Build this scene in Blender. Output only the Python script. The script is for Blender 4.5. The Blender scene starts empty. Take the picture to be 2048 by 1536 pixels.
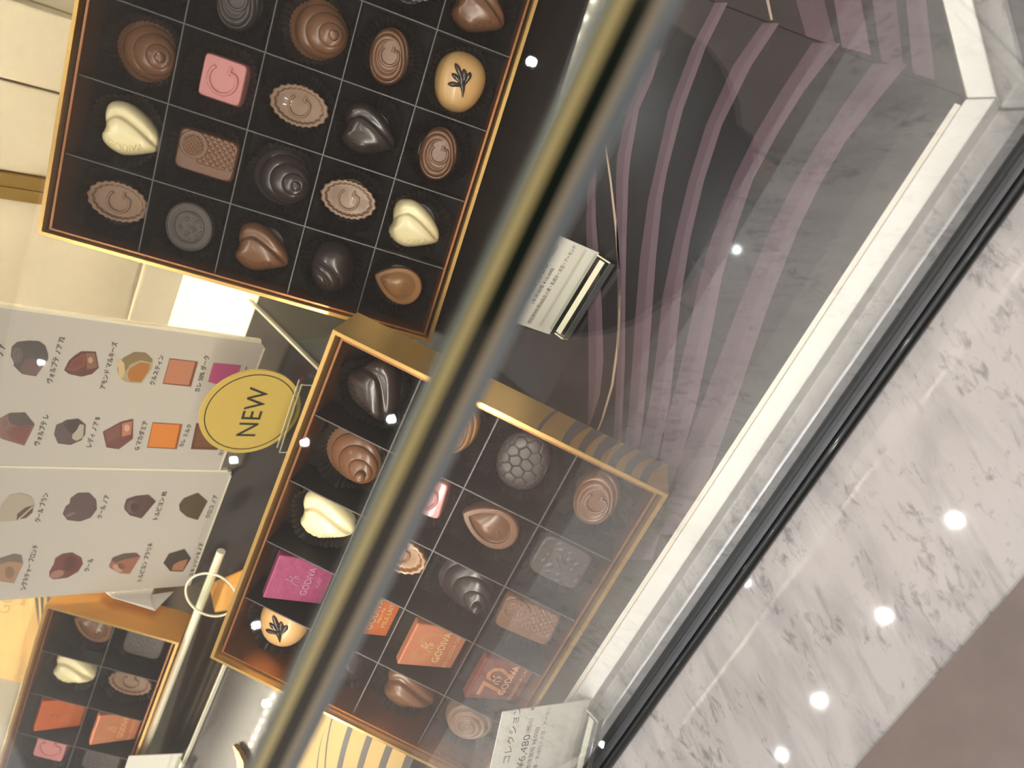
import bpy, bmesh, math, random
from mathutils import Matrix, Vector
C = bpy.context.scene.collection
random.seed(7)
ZC = 1.25                      # camera height above the shop floor; local z below is relative to the camera
# ------------------------------------------------------------------ camera
RX = Vector((0.4267, -0.6715, -0.6058)); RY = Vector((-0.8338, -0.5515, 0.0240)); RZ = Vector((-0.3502, 0.4949, -0.7953))
F = 1538.0
cam_d = bpy.data.cameras.new('camera'); cam = bpy.data.objects.new('camera', cam_d); C.objects.link(cam)
cam_d.sensor_width = 36; cam_d.lens = F / 2048 * 36; cam_d.clip_start = 0.005
m = Matrix((RX, -RY, -RZ)).transposed().to_4x4(); m.translation = (0, 0, ZC); cam.matrix_world = m
cam_d.dof.use_dof = True; cam_d.dof.focus_distance = 0.36; cam_d.dof.aperture_fstop = 13.0
bpy.context.scene.camera = cam
# ------------------------------------------------------------------ world and view
w = bpy.data.worlds.new('shop_air'); bpy.context.scene.world = w; w.use_nodes = True
w.node_tree.nodes['Background'].inputs[0].default_value = (1.0, 0.965, 0.935, 1); w.node_tree.nodes['Background'].inputs[1].default_value = 0.60
vs = bpy.context.scene.view_settings
bpy.context.scene.display_settings.display_device = 'sRGB'
vs.view_transform = 'Standard'; vs.look = 'None'; vs.gamma = 1; vs.use_curve_mapping = False; vs.exposure = 0.0
# ceiling lamps: emitting discs set in the ceiling (built below with their trim rings)
CEIL = 1.6
LAMPS = [(-.17, 0.01, 1850), (-.49, .02, 1850), (-.81, .007, 1850), (-1.127, -.001, 1850), (-1.34, -.015, 900),
         (-.699, .36, 1100), (-.99, .335, 1100), (-1.783, .404, 1100),
         (.021, 1.495, 1200), (-1.127, 1.424, 1200), (-1.452, 1.741, 1200), (-1.771, 2.061, 1200), (-2.225, 1.609, 1200), (-2.435, 1.406, 1200), (-2.393, 3.75, 1200),
         (.15, .02, 1850), (.47, .03, 1850), (-.55, -.95, 2600), (.10, -.95, 2600), (.75, -.95, 2600), (-.18, .886, 900)]  # lamps over the customer side are unseen, added to brighten the shop floor
LED_STRENGTH = 12.0
FRONT_LED = 215.0
DIODE_STRENGTH = 300.0
GLOW = 2.6
# ------------------------------------------------------------------ helpers
def px(x, y): return RX * ((x - 1024) / F) + RY * ((y - 768) / F) + RZ
def on_plane(x, y, p0, n):
    r = px(x, y); return r * (Vector(p0).dot(n) / r.dot(n))
def on_z(x, y, z):
    r = px(x, y); return r * (z / r.z)
def srgb(r, g, b):
    f = lambda c: (c / 255 / 12.92) if c / 255 <= .04045 else ((c / 255 + .055) / 1.055) ** 2.4
    return (f(r), f(g), f(b), 1)
MATS = {}
def mat(name, col, rough=.5, metal=0, spec=.5, coat=0, coat_rough=.05, emit=None, strength=0, trans=0, bump=None, var=None, alpha=1, sss=0):
    if name in MATS: return MATS[name]
    M = bpy.data.materials.new(name); M.use_nodes = True; nt = M.node_tree; b = nt.nodes['Principled BSDF']
    b.inputs['Base Color'].default_value = col if len(col) == 4 else (*col, 1)
    b.inputs['Roughness'].default_value = rough; b.inputs['Metallic'].default_value = metal
    b.inputs['Specular IOR Level'].default_value = spec
    b.inputs['Coat Weight'].default_value = coat; b.inputs['Coat Roughness'].default_value = coat_rough
    b.inputs['Transmission Weight'].default_value = trans
    if emit: b.inputs['Emission Color'].default_value = (*emit[:3], 1); b.inputs['Emission Strength'].default_value = strength
    tc = None
    if bump or var:
        tc = nt.nodes.new('ShaderNodeTexCoord')
    if bump:
        sc, st = bump; n = nt.nodes.new('ShaderNodeTexNoise'); n.inputs['Scale'].default_value = sc; n.inputs['Detail'].default_value = 3
        bp = nt.nodes.new('ShaderNodeBump'); bp.inputs['Strength'].default_value = st; bp.inputs['Distance'].default_value = .001
        nt.links.new(tc.outputs['Object'], n.inputs['Vector']); nt.links.new(n.outputs['Fac'], bp.inputs['Height']); nt.links.new(bp.outputs['Normal'], b.inputs['Normal'])
    if var:
        sc, c2 = var; n = nt.nodes.new('ShaderNodeTexNoise'); n.inputs['Scale'].default_value = sc; n.inputs['Detail'].default_value = 4
        mx = nt.nodes.new('ShaderNodeMix'); mx.data_type = 'RGBA'; mx.inputs[6].default_value = col; mx.inputs[7].default_value = c2
        nt.links.new(tc.outputs['Object'], n.inputs['Vector']); nt.links.new(n.outputs['Fac'], mx.inputs[0]); nt.links.new(mx.outputs[2], b.inputs['Base Color'])
    MATS[name] = M; return M
def glass_mat(name, tint, rough=0.0, ior=1.5):
    """thin pane: clear transmission plus Fresnel reflection on both faces"""
    if name in MATS: return MATS[name]
    M = bpy.data.materials.new(name); M.use_nodes = True; nt = M.node_tree; nt.nodes.clear()
    o = nt.nodes.new('ShaderNodeOutputMaterial'); t = nt.nodes.new('ShaderNodeBsdfTransparent'); t.inputs[0].default_value = (*tint, 1)
    g = nt.nodes.new('ShaderNodeBsdfGlossy'); g.inputs['Roughness'].default_value = rough
    ge = nt.nodes.new('ShaderNodeNewGeometry'); mi = nt.nodes.new('ShaderNodeMix'); mi.data_type = 'FLOAT'
    mi.inputs[2].default_value = ior; mi.inputs[3].default_value = 1 / ior
    fr = nt.nodes.new('ShaderNodeFresnel'); ms = nt.nodes.new('ShaderNodeMixShader')
    nt.links.new(ge.outputs['Backfacing'], mi.inputs[0]); nt.links.new(mi.outputs[0], fr.inputs['IOR'])
    nt.links.new(fr.outputs[0], ms.inputs[0]); nt.links.new(t.outputs[0], ms.inputs[1]); nt.links.new(g.outputs[0], ms.inputs[2]); nt.links.new(ms.outputs[0], o.inputs[0])
    MATS[name] = M; return M
class MB:
    def __init__(s): s.v = []; s.f = []; s.m = []; s.sm = []
    def add(s, verts, faces, mi=0, smooth=False):
        o = len(s.v); s.v += [tuple(v) for v in verts]; s.f += [tuple(i + o for i in f) for f in faces]; s.m += [mi] * len(faces); s.sm += [smooth] * len(faces); return s
    def box(s, a, b, mi=0):
        x0, y0, z0 = a; x1, y1, z1 = b
        v = [(x0, y0, z0), (x1, y0, z0), (x1, y1, z0), (x0, y1, z0), (x0, y0, z1), (x1, y0, z1), (x1, y1, z1), (x0, y1, z1)]
        return s.add(v, [(0, 3, 2, 1), (4, 5, 6, 7), (0, 1, 5, 4), (1, 2, 6, 5), (2, 3, 7, 6), (3, 0, 4, 7)], mi)
    def prism(s, poly, z0, z1, mi=0, mtop=None, smooth=False):
        n = len(poly); v = [(p[0], p[1], z0) for p in poly] + [(p[0], p[1], z1) for p in poly]
        s.add(v, [(i, (i + 1) % n, (i + 1) % n + n, i + n) for i in range(n)], mi, smooth)
        s.add(v[n:], [tuple(range(n))], mi if mtop is None else mtop); s.add(v[:n], [tuple(reversed(range(n)))], mi); return s
    def poly(s, pts, mi=0): return s.add(pts, [tuple(range(len(pts)))], mi)
    def loft(s, rings, mi=0, cap0=True, cap1=True, smooth=True, closed=True):
        n = len(rings[0]); v = [p for r in rings for p in r]; f = []
        for k in range(len(rings) - 1):
            for i in range(n if closed else n - 1):
                j = (i + 1) % n; f.append((k * n + i, k * n + j, (k + 1) * n + j, (k + 1) * n + i))
        s.add(v, f, mi, smooth)
        if cap0: s.add(rings[0], [tuple(reversed(range(n)))], mi, smooth)
        if cap1: s.add(rings[-1], [tuple(range(n))], mi, smooth)
        return s
    def tube(s, pts, r, n=10, mi=0):
        pts = [Vector(p) for p in pts]; rings = []
        for i, p in enumerate(pts):
            d = (pts[min(i + 1, len(pts) - 1)] - pts[max(i - 1, 0)]).normalized()
            a = d.orthogonal().normalized()
            if rings:
                a = (prev - d * prev.dot(d)).normalized()
            prev = a; b = d.cross(a); rr = r[i] if isinstance(r, (list, tuple)) else r
            rings.append([p + a * (rr * math.cos(t)) + b * (rr * math.sin(t)) for t in [2 * math.pi * k / n for k in range(n)]])
        return s.loft(rings, mi)
    def mesh(s, name, mats):
        me = bpy.data.meshes.new(name); me.from_pydata(s.v, [], s.f); me.update()
        for k in (mats if isinstance(mats, (list, tuple)) else [mats]): me.materials.append(k)
        for p, mi, sm in zip(me.polygons, s.m, s.sm): p.material_index = mi; p.use_smooth = sm
        return me
def obj(name, me, parent=None, label=None):
    o = bpy.data.objects.new(name, me); C.objects.link(o)
    if parent: o.parent = parent
    if label: o['label'] = label
    return o
def tag(o, label, cat, group=None, kind=None):
    o['label'] = label; o['category'] = cat
    if group: o['group'] = group
    if kind: o['kind'] = kind
    return o
def empty(name, mtx=None):
    o = bpy.data.objects.new(name, None); C.objects.link(o); o.empty_display_size = .02
    if mtx is not None: o.matrix_world = mtx
    return o
def frame(o, ex, ey, ez):
    M = Matrix((Vector(ex), Vector(ey), Vector(ez))).transposed().to_4x4(); M.translation = o; return M
def bevel(me, w, seg=2, angle=.6):
    bm = bmesh.new(); bm.from_mesh(me); bmesh.ops.remove_doubles(bm, verts=bm.verts, dist=1e-6)
    ed = [e for e in bm.edges if len(e.link_faces) == 2 and e.calc_face_angle(0) > angle]
    bmesh.ops.bevel(bm, geom=ed, offset=w, segments=seg, affect='EDGES', profile=.5, clamp_overlap=True); bm.to_mesh(me); bm.free(); return me
TXT = {}
def text_mesh(body, size=1.0, extrude=0.0, align='CENTER', spacing=1.0, bold=0):
    k = (body, size, extrude, align, spacing, bold)
    if k in TXT: return TXT[k].copy()
    c = bpy.data.curves.new('lettering', 'FONT'); c.body = body; c.size = size; c.extrude = extrude; c.align_x = align; c.align_y = 'CENTER'; c.resolution_u = 3; c.offset = bold; c.space_character = spacing
    o = bpy.data.objects.new('lettering', c); C.objects.link(o); dg = bpy.context.evaluated_depsgraph_get()
    me = bpy.data.meshes.new_from_object(o.evaluated_get(dg)); bpy.data.objects.remove(o); bpy.data.curves.remove(c)
    me.materials.clear(); TXT[k] = me; return me.copy()
def place_text(me, fn, m):
    for v in me.vertices: v.co = fn(v.co.x, v.co.y, v.co.z)
    me.materials.append(m); me.update(); return me
# ------------------------------------------------------------------ materials
gold = mat('gold_card', srgb(226, 190, 120), .34, .75, var=(60, srgb(212, 172, 100)))
gold_edge = mat('gold_foil_edge', srgb(228, 184, 112), .25, .8)
gold_print = mat('gold_lid_paper', srgb(208, 172, 106), .42, .15, bump=(900, .15))
orange_gold = mat('orange_gold_card', srgb(236, 170, 78), .42, .45)
copper = mat('copper_foil', srgb(172, 116, 78), .28, .8)
stripe_dark = mat('dark_printed_stripe', srgb(92, 88, 84), .4, .2)
blackcard = mat('black_card', srgb(16, 14, 14), .75, spec=.25)
divider_m = mat('black_divider_card', srgb(28, 26, 26), .55, spec=.3)
divider_edge = mat('divider_cut_edge', srgb(70, 66, 64), .4)
cup_m = mat('black_glassine', srgb(26, 23, 22), .35, coat=.3, coat_rough=.25)
milk = mat('milk_chocolate', srgb(112, 76, 52), .30, coat=.3, coat_rough=.2, spec=.5)
milk2 = mat('pale_milk_chocolate', srgb(128, 98, 76), .38, coat=.15)
dark = mat('dark_chocolate', srgb(50, 40, 38), .28, coat=.35, coat_rough=.18)
darkm = mat('dark_matte_chocolate', srgb(66, 58, 55), .42)
white_c = mat('white_chocolate', srgb(246, 230, 182), .32, coat=.3, coat_rough=.2)
pink_c = mat('ruby_chocolate', srgb(198, 128, 126), .36, coat=.2)
amber_c = mat('caramel_chocolate', srgb(200, 158, 104), .36, coat=.25)
leaf_c = mat('dark_piped_chocolate', srgb(48, 36, 32), .2, coat=.5)
gold_c = mat('golden_milk_chocolate', srgb(150, 106, 62), .3, coat=.3)
white_plastic = mat('white_acrylic', srgb(252, 249, 244), .35, var=(30, srgb(244, 240, 234)))
print_paper = mat('printed_card', srgb(200, 191, 181), .4, coat=.25, coat_rough=.03)
card_white = mat('white_price_card', srgb(232, 226, 214), .5)
ink = mat('black_ink', srgb(34, 32, 32), .6)
ink_brown = mat('dark_ink', srgb(52, 44, 38), .6)
gunmetal = mat('dark_grey_metal', srgb(92, 92, 96), .35, .7)
alu = mat('brushed_aluminium', srgb(205, 205, 208), .3, .9)
rubber = mat('black_rubber', srgb(28, 32, 33), .35, coat=.2)
pane = glass_mat('clear_glass', (.975, .99, .982)); front_glass = glass_mat('front_glass', (.975, .99, .982), 0, 1.66)
film = glass_mat('clear_film', (.99, .99, .99), .02)
def acrylic():
    if 'clear_acrylic' in MATS: return MATS['clear_acrylic']
    return glass_mat('clear_acrylic', (.93, .95, .92), .04)
acr = acrylic()
acr_edge = mat('acrylic_edge_painted_gleam', srgb(240, 232, 205), .18, 0, .8, coat=.6)  # opaque cream stands in for light gathered in clear acrylic edges and rod
def marble():
    M = bpy.data.materials.new('polished_marble'); M.use_nodes = True; nt = M.node_tree; b = nt.nodes['Principled BSDF']; N = nt.nodes.new; L = nt.links.new
    b.inputs['Roughness'].default_value = .028; b.inputs['Specular IOR Level'].default_value = .5
    tc = N('ShaderNodeTexCoord')
    def stretch(sc):
        a = N('ShaderNodeMapping'); a.inputs['Rotation'].default_value = (0, 0, math.radians(-62)); b_ = N('ShaderNodeMapping'); b_.inputs['Scale'].default_value = sc
        L(tc.outputs['Object'], a.inputs[0]); L(a.outputs[0], b_.inputs[0]); return b_
    mp = stretch((1.0, 3.2, 1))
    nz = N('ShaderNodeTexNoise'); nz.inputs['Scale'].default_value = 22; nz.inputs['Detail'].default_value = 7; nz.inputs['Roughness'].default_value = .62; nz.inputs['Distortion'].default_value = .5; L(mp.outputs[0], nz.inputs['Vector'])
    r1 = N('ShaderNodeValToRGB'); r1.color_ramp.elements[0].position = .36; r1.color_ramp.elements[0].color = srgb(192, 188, 187); r1.color_ramp.elements[1].position = .56; r1.color_ramp.elements[1].color = srgb(212, 207, 205); L(nz.outputs['Fac'], r1.inputs[0])
    # flecks: sharp dark specks gathered in soft patches, drawn out along the grain
    mp3 = stretch((1, 2.0, 1))
    n3 = N('ShaderNodeTexNoise'); n3.inputs['Scale'].default_value = 150; n3.inputs['Detail'].default_value = 6; n3.inputs['Roughness'].default_value = .6; n3.inputs['Distortion'].default_value = .5; L(mp3.outputs[0], n3.inputs['Vector'])
    n4 = N('ShaderNodeTexNoise'); n4.inputs['Scale'].default_value = 34; n4.inputs['Detail'].default_value = 2; L(mp3.outputs[0], n4.inputs['Vector'])
    ad = N('ShaderNodeMath'); ad.operation = 'MULTIPLY_ADD'; ad.inputs[1].default_value = .55; L(n4.outputs['Fac'], ad.inputs[0]); L(n3.outputs['Fac'], ad.inputs[2])
    r3 = N('ShaderNodeValToRGB'); r3.color_ramp.elements[0].position = .84; r3.color_ramp.elements[0].color = (0, 0, 0, 1); r3.color_ramp.elements[1].position = 1.06; r3.color_ramp.elements[1].color = (1, 1, 1, 1); L(ad.outputs[0], r3.inputs[0])
    # long faint streaks
    mp5 = stretch((1, 6.0, 1))
    n5 = N('ShaderNodeTexNoise'); n5.inputs['Scale'].default_value = 26; n5.inputs['Detail'].default_value = 6; n5.inputs['Distortion'].default_value = .6; L(mp5.outputs[0], n5.inputs['Vector'])
    r5 = N('ShaderNodeValToRGB'); r5.color_ramp.elements[0].position = .60; r5.color_ramp.elements[0].color = (0, 0, 0, 1); r5.color_ramp.elements[1].position = .74; r5.color_ramp.elements[1].color = (.7, .7, .7, 1); L(n5.outputs['Fac'], r5.inputs[0])
    mx = N('ShaderNodeMath'); mx.operation = 'MAXIMUM'; L(r3.outputs[0], mx.inputs[0]); L(r5.outputs[0], mx.inputs[1])
    sc = N('ShaderNodeMath'); sc.operation = 'MULTIPLY'; sc.inputs[1].default_value = .55; L(mx.outputs[0], sc.inputs[0])
    mix = N('ShaderNodeMix'); mix.data_type = 'RGBA'; mix.inputs[7].default_value = srgb(112, 110, 112); L(sc.outputs[0], mix.inputs[0]); L(r1.outputs[0], mix.inputs[6]); L(mix.outputs[2], b.inputs['Base Color'])
    MATS['marble'] = M; return M
marble_m = marble()
board_m = mat('dark_satin_board', srgb(34, 30, 32), .22, 0, .5, coat=.12, coat_rough=.04, bump=(1500, .04))
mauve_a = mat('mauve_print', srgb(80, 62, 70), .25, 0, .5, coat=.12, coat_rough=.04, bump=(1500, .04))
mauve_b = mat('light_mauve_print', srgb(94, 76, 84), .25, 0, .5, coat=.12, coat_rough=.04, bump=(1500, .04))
line_m = mat('beige_print_line', srgb(168, 146, 126), .3)
# ------------------------------------------------------------------ geometry constants (relative to the camera)
ZM = -.31       # marble top
ZF = -.298      # case floor board
YG = .0552      # front glass centre
ZT = -.0716      # underside of top glass
KX = .0652      # corner of the case
S2 = math.sqrt(.5)
def side_pt(base_x, base_y, d, off=0):
    """point on the second side: from the corner, d along (1,1)/sqrt2, off outward"""
    return (base_x + d * S2 + off * S2, base_y + d * S2 - off * S2)
def corner(y):  # corner point of the front line at depth y with its twin on the second side
    return KX - (y - .0508) * math.tan(math.radians(22.5)), y
# ------------------------------------------------------------------ shop shell
fl = MB().box((-4.5, -3.5, -1.30), (3.5, 4.2, -1.25)).mesh('floor', mat('grey_stone_floor', srgb(196, 180, 174), .45, var=(14, srgb(164, 150, 144)), bump=(60, .1)))
o = obj('floor', fl); o['kind'] = 'structure'
ce = MB().box((-4.5, -3.5, CEIL + .001), (3.5, 4.2, CEIL + .06)).mesh('ceiling', mat('ceiling_paint', srgb(244, 240, 234), .8))
o = obj('ceiling', ce); o['kind'] = 'structure'
wb = MB().box((-4.5, 4.2, -1.25), (3.5, 4.26, CEIL)).mesh('wall_back', mat('dark_wood_wall', srgb(70, 58, 48), .6, var=(4, srgb(58, 46, 38))))
o = obj('wall_back', wb); o['kind'] = 'structure'
# ceiling lamps
lamp_ring = mat('white_lamp_trim', srgb(230, 230, 228), .4)
for i, (x, y, st) in enumerate(LAMPS):
    r = empty('ceiling_lamp'); r.location = (x, y, CEIL)
    row = 'added to light the customer side' if y < -.5 else 'over the marble counter edge' if y < .2 else ('over the front glass' if y < 1 else 'over the space behind the counter')
    tag(r, 'small round recessed ceiling lamp %s, %d cm to the %s' % (row, abs(x) * 100, 'left' if x < 0 else 'right'), 'ceiling lamp', 'recessed ceiling lamps')
    cool = y >= .2
    em = mat('lamp_%s_%d' % ('cool' if cool else 'warm', st), (1, 1, 1, 1), emit=((.93, .96, 1) if cool else (1, .955, .90)), strength=st * 1.78)
    c = [(.009 * math.cos(t), .009 * math.sin(t)) for t in [2 * math.pi * k / 12 for k in range(12)]]
    obj('bulb', MB().poly([(p[0], p[1], -.004) for p in reversed(c)]).mesh('bulb', em), r)
    R = MB(); ro = []
    for rad, z in ((.011, -.001), (.011, -.007), (.024, -.006), (.025, -.001)):
        ro.append([(rad * math.cos(t), rad * math.sin(t), z) for t in [2 * math.pi * k / 24 for k in range(24)]])
    obj('trim_ring', R.loft(ro, cap0=False, cap1=False).mesh('trim_ring', lamp_ring), r)
# ------------------------------------------------------------------ display case
case = empty('display_case'); tag(case, 'glass display case with a white marble counter edge, glass top and bent corner', 'display case')
def bent(y0, y1, z0, z1, m, name, xl=-1.0, length=.5, parent=case):
    """a strip following the front, then the second side at 45 degrees: two parts"""
    a0, a1 = corner(y0), corner(y1)
    f = MB().prism([(xl, y0), a0, a1, (xl, y1)], z0, z1).mesh(name, m)
    p = [a0, (a0[0] + length * S2, a0[1] + length * S2), (a1[0] + length * S2, a1[1] + length * S2), a1]
    s = MB().prism(p, z0, z1).mesh(name, m)
    return obj(name, f, parent), obj(name, s, parent)
# marble slab, front run and angled run with mitre joint
g = .0003
for k, (poly) in enumerate(([(-1.0, -.0238), (corner(-.0238)[0] - g, -.0238), (corner(.10)[0] - g, .10), (-1.0, .10)],
                            [(corner(-.0238)[0] + g, -.0238), (corner(-.0238)[0] + .5 * S2, -.0238 + .5 * S2), (corner(.10)[0] + .5 * S2, .10 + .5 * S2), (corner(.10)[0] + g, .10)])):
    me = MB().prism(poly, ZM - .03, ZM).mesh('countertop', marble_m); bevel(me, .0022, 3)
    for p in me.polygons: p.use_smooth = False
    obj('countertop', me, case)
obj('cabinet_body', MB().prism([(-1.0, .0), (corner(.0)[0], .0), (.4, .34), (.4, .6), (-1.0, .6)], -1.25, ZM - .03).mesh('cabinet_body', mat('cream_lacquer', srgb(214, 202, 184), .4)), case)
# glass channel, bright lip and rubber gasket
bent(.0512, .0604, ZM + .0001, ZM + .006, gunmetal, 'glass_channel')
bent(.0604, .0614, ZM + .0001, ZM + .0066, alu, 'channel_lip')
for pts in ([(-1.0, .0498, ZM + .0026), (corner(.0498)[0], .0498, ZM + .0026)], [(corner(.0498)[0], .0498, ZM + .0026), (corner(.0498)[0] + .5 * S2, .0498 + .5 * S2, ZM + .0026)]):
    obj('gasket', MB().tube(pts, .0025, 12).mesh('gasket', rubber), case)
# panes
bent(YG - .0025, YG + .0025, ZM + .0062, ZT - .0004, front_glass, 'front_pane')
tp = [(-1.0, .0500), (corner(.05)[0], .0500), (corner(.05)[0] + .42, .05 + .42), (corner(.05)[0] + .42, .56), (-1.0, .56)]
obj('top_pane', MB().prism(tp, ZT, ZT + .008).mesh('top_pane', pane), case)
edge_green = mat('ground_green_glass_edge', srgb(30, 44, 34), .2, 0, .6, coat=.5)
edge_grey = mat('bevelled_glass_edge', srgb(120, 124, 108), .25, 0, .6, coat=.5)  # bevel grey, lightened to suggest reflections along it
edge_head = mat('pane_head_painted_reflection', srgb(158, 168, 172), .25, 0, .6, coat=.5)  # pale blue-grey painted in for the reflection on the pane head
edge_tan = mat('painted_tan_reflection', srgb(206, 190, 162), .3)  # tan stands in for the LED reflected in the glass edge
def edge_strip(profile, m, name):
    for k in (0, 1):
        ring0, ring1 = [], []
        for (y, z) in profile:
            cx_, cy_ = corner(y)
            if k == 0: ring0.append((-1.0, y, z)); ring1.append((cx_, y, z))
            else: ring0.append((cx_, cy_, z)); ring1.append((cx_ + .42, cy_ + .42, z))
        obj(name, MB().loft([ring0, ring1], smooth=False).mesh(name, m), case)
edge_yellow = mat('painted_amber_glow', srgb(196, 178, 122), .3, 0, .6, coat=.5)  # amber painted in for LED light showing through the glass edge
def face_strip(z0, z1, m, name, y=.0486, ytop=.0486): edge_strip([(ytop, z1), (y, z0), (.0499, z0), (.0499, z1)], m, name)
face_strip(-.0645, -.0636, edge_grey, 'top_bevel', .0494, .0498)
face_strip(-.0657, -.0646, edge_yellow, 'painted_led_glow', .0487, .0492)
face_strip(-.0692, -.0658, edge_green, 'polished_edge')
face_strip(-.0708, -.0693, edge_tan, 'painted_led_reflection', .0486, .0491)
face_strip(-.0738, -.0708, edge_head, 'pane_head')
# LED strip under the top glass, behind the front pane
led_warm = mat('warm_diffuser', (1, 1, 1, 1), emit=(1, .80, .56), strength=LED_STRENGTH)
diode_m = mat('warm_diode', (1, 1, 1, 1), emit=(1, .88, .70), strength=DIODE_STRENGTH); diode_m.cycles.emission_sampling = 'NONE'
LY, LZ = .405, ZT - .001
ls = empty('led_strip'); tag(ls, 'slim warm LED light strip fixed under the rear of the glass top', 'light strip')
obj('profile', MB().box((-.95, LY, LZ - .010), (.30, LY + .012, LZ)).mesh('profile', alu), ls)
v = [(-.95, LY, LZ - .0102), (.30, LY, LZ - .0102), (.30, LY + .012, LZ - .0102), (-.95, LY + .012, LZ - .0102)]
obj('diffuser', MB().add(v, [(3, 2, 1, 0)]).mesh('diffuser', led_warm), ls)
dm = MB().box((-.0022, -.0012, -.0012), (.0022, .0012, .0012)).mesh('diode', diode_m)
for k in range(90):
    d = obj('diode', dm, ls); d.location = (-.92 + k * .0135, LY + .006, LZ - .0114)
fs = empty('led_strip'); tag(fs, 'very slim warm LED light strip tucked behind the front edge of the glass top', 'light strip')
front_warm = mat('front_warm_diffuser', (1, 1, 1, 1), emit=(1, .86, .66), strength=FRONT_LED)
obj('profile', MB().box((-.95, .0580, -.0785), (.055, .0604, -.0768)).box((-.95, .0580, -.0874), (.055, .0583, -.0785)).box((-.95, .0583, -.0812), (.055, .0584, -.0785)).mesh('profile', alu), fs)  # thin front lip added to keep the LED out of the outer marble's reflection
obj('diffuser', MB().add([(-.95, .0605, -.0770), (.055, .0605, -.0770), (.055, .0605, -.0785), (-.95, .0605, -.0785)], [(0, 1, 2, 3)]).mesh('diffuser', front_warm), fs)
obj('added_lower_diffuser', MB().add([(-.95, .0585, -.0786), (.055, .0585, -.0786), (.055, .0593, -.0786), (-.95, .0593, -.0786)], [(0, 3, 2, 1)]).mesh('added_lower_diffuser', mat('bright_down_diffuser', (1, 1, 1, 1), emit=(1, .96, .88), strength=620.0)), fs)  # extra down-facing emitter added to brighten the marble just inside the glass
# back of the case: cream sliding panels, gold trim, lit floor strip
cream = mat('cream_gloss_panel', srgb(214, 204, 182), .22, coat=.3, coat_rough=.05)
cream2 = mat('warm_grey_ledge', srgb(186, 178, 158), .25, coat=.2)
goldtrim = mat('antique_gold_trim', srgb(170, 142, 86), .35, .6)
for (x0, x1, y0) in ((-1.0, -.2125, .530), (-.1945, -.1390, .530), (-.1370, -.0925, .527), (-.0925, .45, .545)):
    me = MB().box((x0, y0, -.33), (x1, y0 + .02, ZT - .001)).mesh('back_panel', cream); bevel(me, .001, 2); obj('back_panel', me, case)
tr = MB()
for k in range(4): tr.box((-.2122 + k * .0044, .5265 - .001 * (k % 2), -.33), (-.2122 + k * .0044 + .0042, .545, ZT - .001))
obj('gold_trim', tr.mesh('gold_trim', goldtrim), case, 'ribbed antique gold trim strip')
obj('back_ledge', MB().box((-1.0, .476, -.33), (.45, .526, ZF)).mesh('back_ledge', cream2), case)
obj('ledge_nosing', MB().box((-1.0, .5235, ZF), (.45, .5262, ZF + .0015)).mesh('ledge_nosing', mat('bright_edge', srgb(252, 240, 205), .2)), case)
obj('lit_floor_strip', MB().box((-.345, .3885, -.33), (.20, .4755, ZF - .0005)).mesh('lit_floor_strip', mat('backlit_acrylic', srgb(250, 240, 215), .15, coat=.5, emit=(1, .88, .66), strength=.75)), case, 'backlit warm white floor strip')
obj('case_floor', MB().box((-1.0, .0800, ZM - .02), (.45, .54, ZM - .0005)).mesh('case_floor', mat('grey_case_floor', srgb(92, 86, 80), .2, coat=.3)), case)
# ------------------------------------------------------------------ printed display boards and their white edging
bd = empty('display_board'); tag(bd, 'dark satin display board printed with curved mauve leaf stripes on the case floor', 'display board')
c2 = corner(.0776)
B = MB().prism([(-.98, .0776), (c2[0], .0776), (c2[0], .3870), (-.98, .3870)], ZM + .0002, ZF, 0)
ZP = ZF + .00012
def strip(left, right, mi):
    n = len(left)
    L = [on_z(x, y, ZP) for x, y in left]; Rr = [on_z(x, y, ZP) for x, y in right]
    B.add(L + Rr, [(i, i + 1, n + i + 1, n + i) for i in range(n - 1)], mi)
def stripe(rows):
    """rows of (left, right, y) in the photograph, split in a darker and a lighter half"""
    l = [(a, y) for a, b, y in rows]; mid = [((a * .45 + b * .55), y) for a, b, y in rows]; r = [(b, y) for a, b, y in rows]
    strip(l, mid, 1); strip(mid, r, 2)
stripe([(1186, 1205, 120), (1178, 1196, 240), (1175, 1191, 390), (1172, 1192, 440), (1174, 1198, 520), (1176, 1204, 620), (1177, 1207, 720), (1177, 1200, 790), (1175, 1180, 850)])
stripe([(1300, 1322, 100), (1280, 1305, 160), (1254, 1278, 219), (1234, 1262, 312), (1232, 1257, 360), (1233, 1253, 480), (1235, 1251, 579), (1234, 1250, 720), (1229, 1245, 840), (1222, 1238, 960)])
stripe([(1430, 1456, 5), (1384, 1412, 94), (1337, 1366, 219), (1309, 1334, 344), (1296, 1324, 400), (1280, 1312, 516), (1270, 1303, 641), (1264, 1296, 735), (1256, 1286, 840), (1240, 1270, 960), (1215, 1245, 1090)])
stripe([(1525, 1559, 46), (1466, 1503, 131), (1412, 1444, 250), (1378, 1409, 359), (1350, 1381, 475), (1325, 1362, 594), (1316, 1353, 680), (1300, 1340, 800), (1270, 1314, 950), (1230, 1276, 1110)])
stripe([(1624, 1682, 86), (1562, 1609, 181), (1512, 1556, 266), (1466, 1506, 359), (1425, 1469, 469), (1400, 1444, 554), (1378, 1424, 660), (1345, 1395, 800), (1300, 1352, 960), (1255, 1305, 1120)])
stripe([(1745, 1815, 128), (1690, 1752, 205), (1636, 1690, 285), (1586, 1640, 370), (1540, 1596, 460), (1474, 1534, 620), (1414, 1480, 780), (1350, 1420, 950), (1310, 1380, 1070)])
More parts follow.
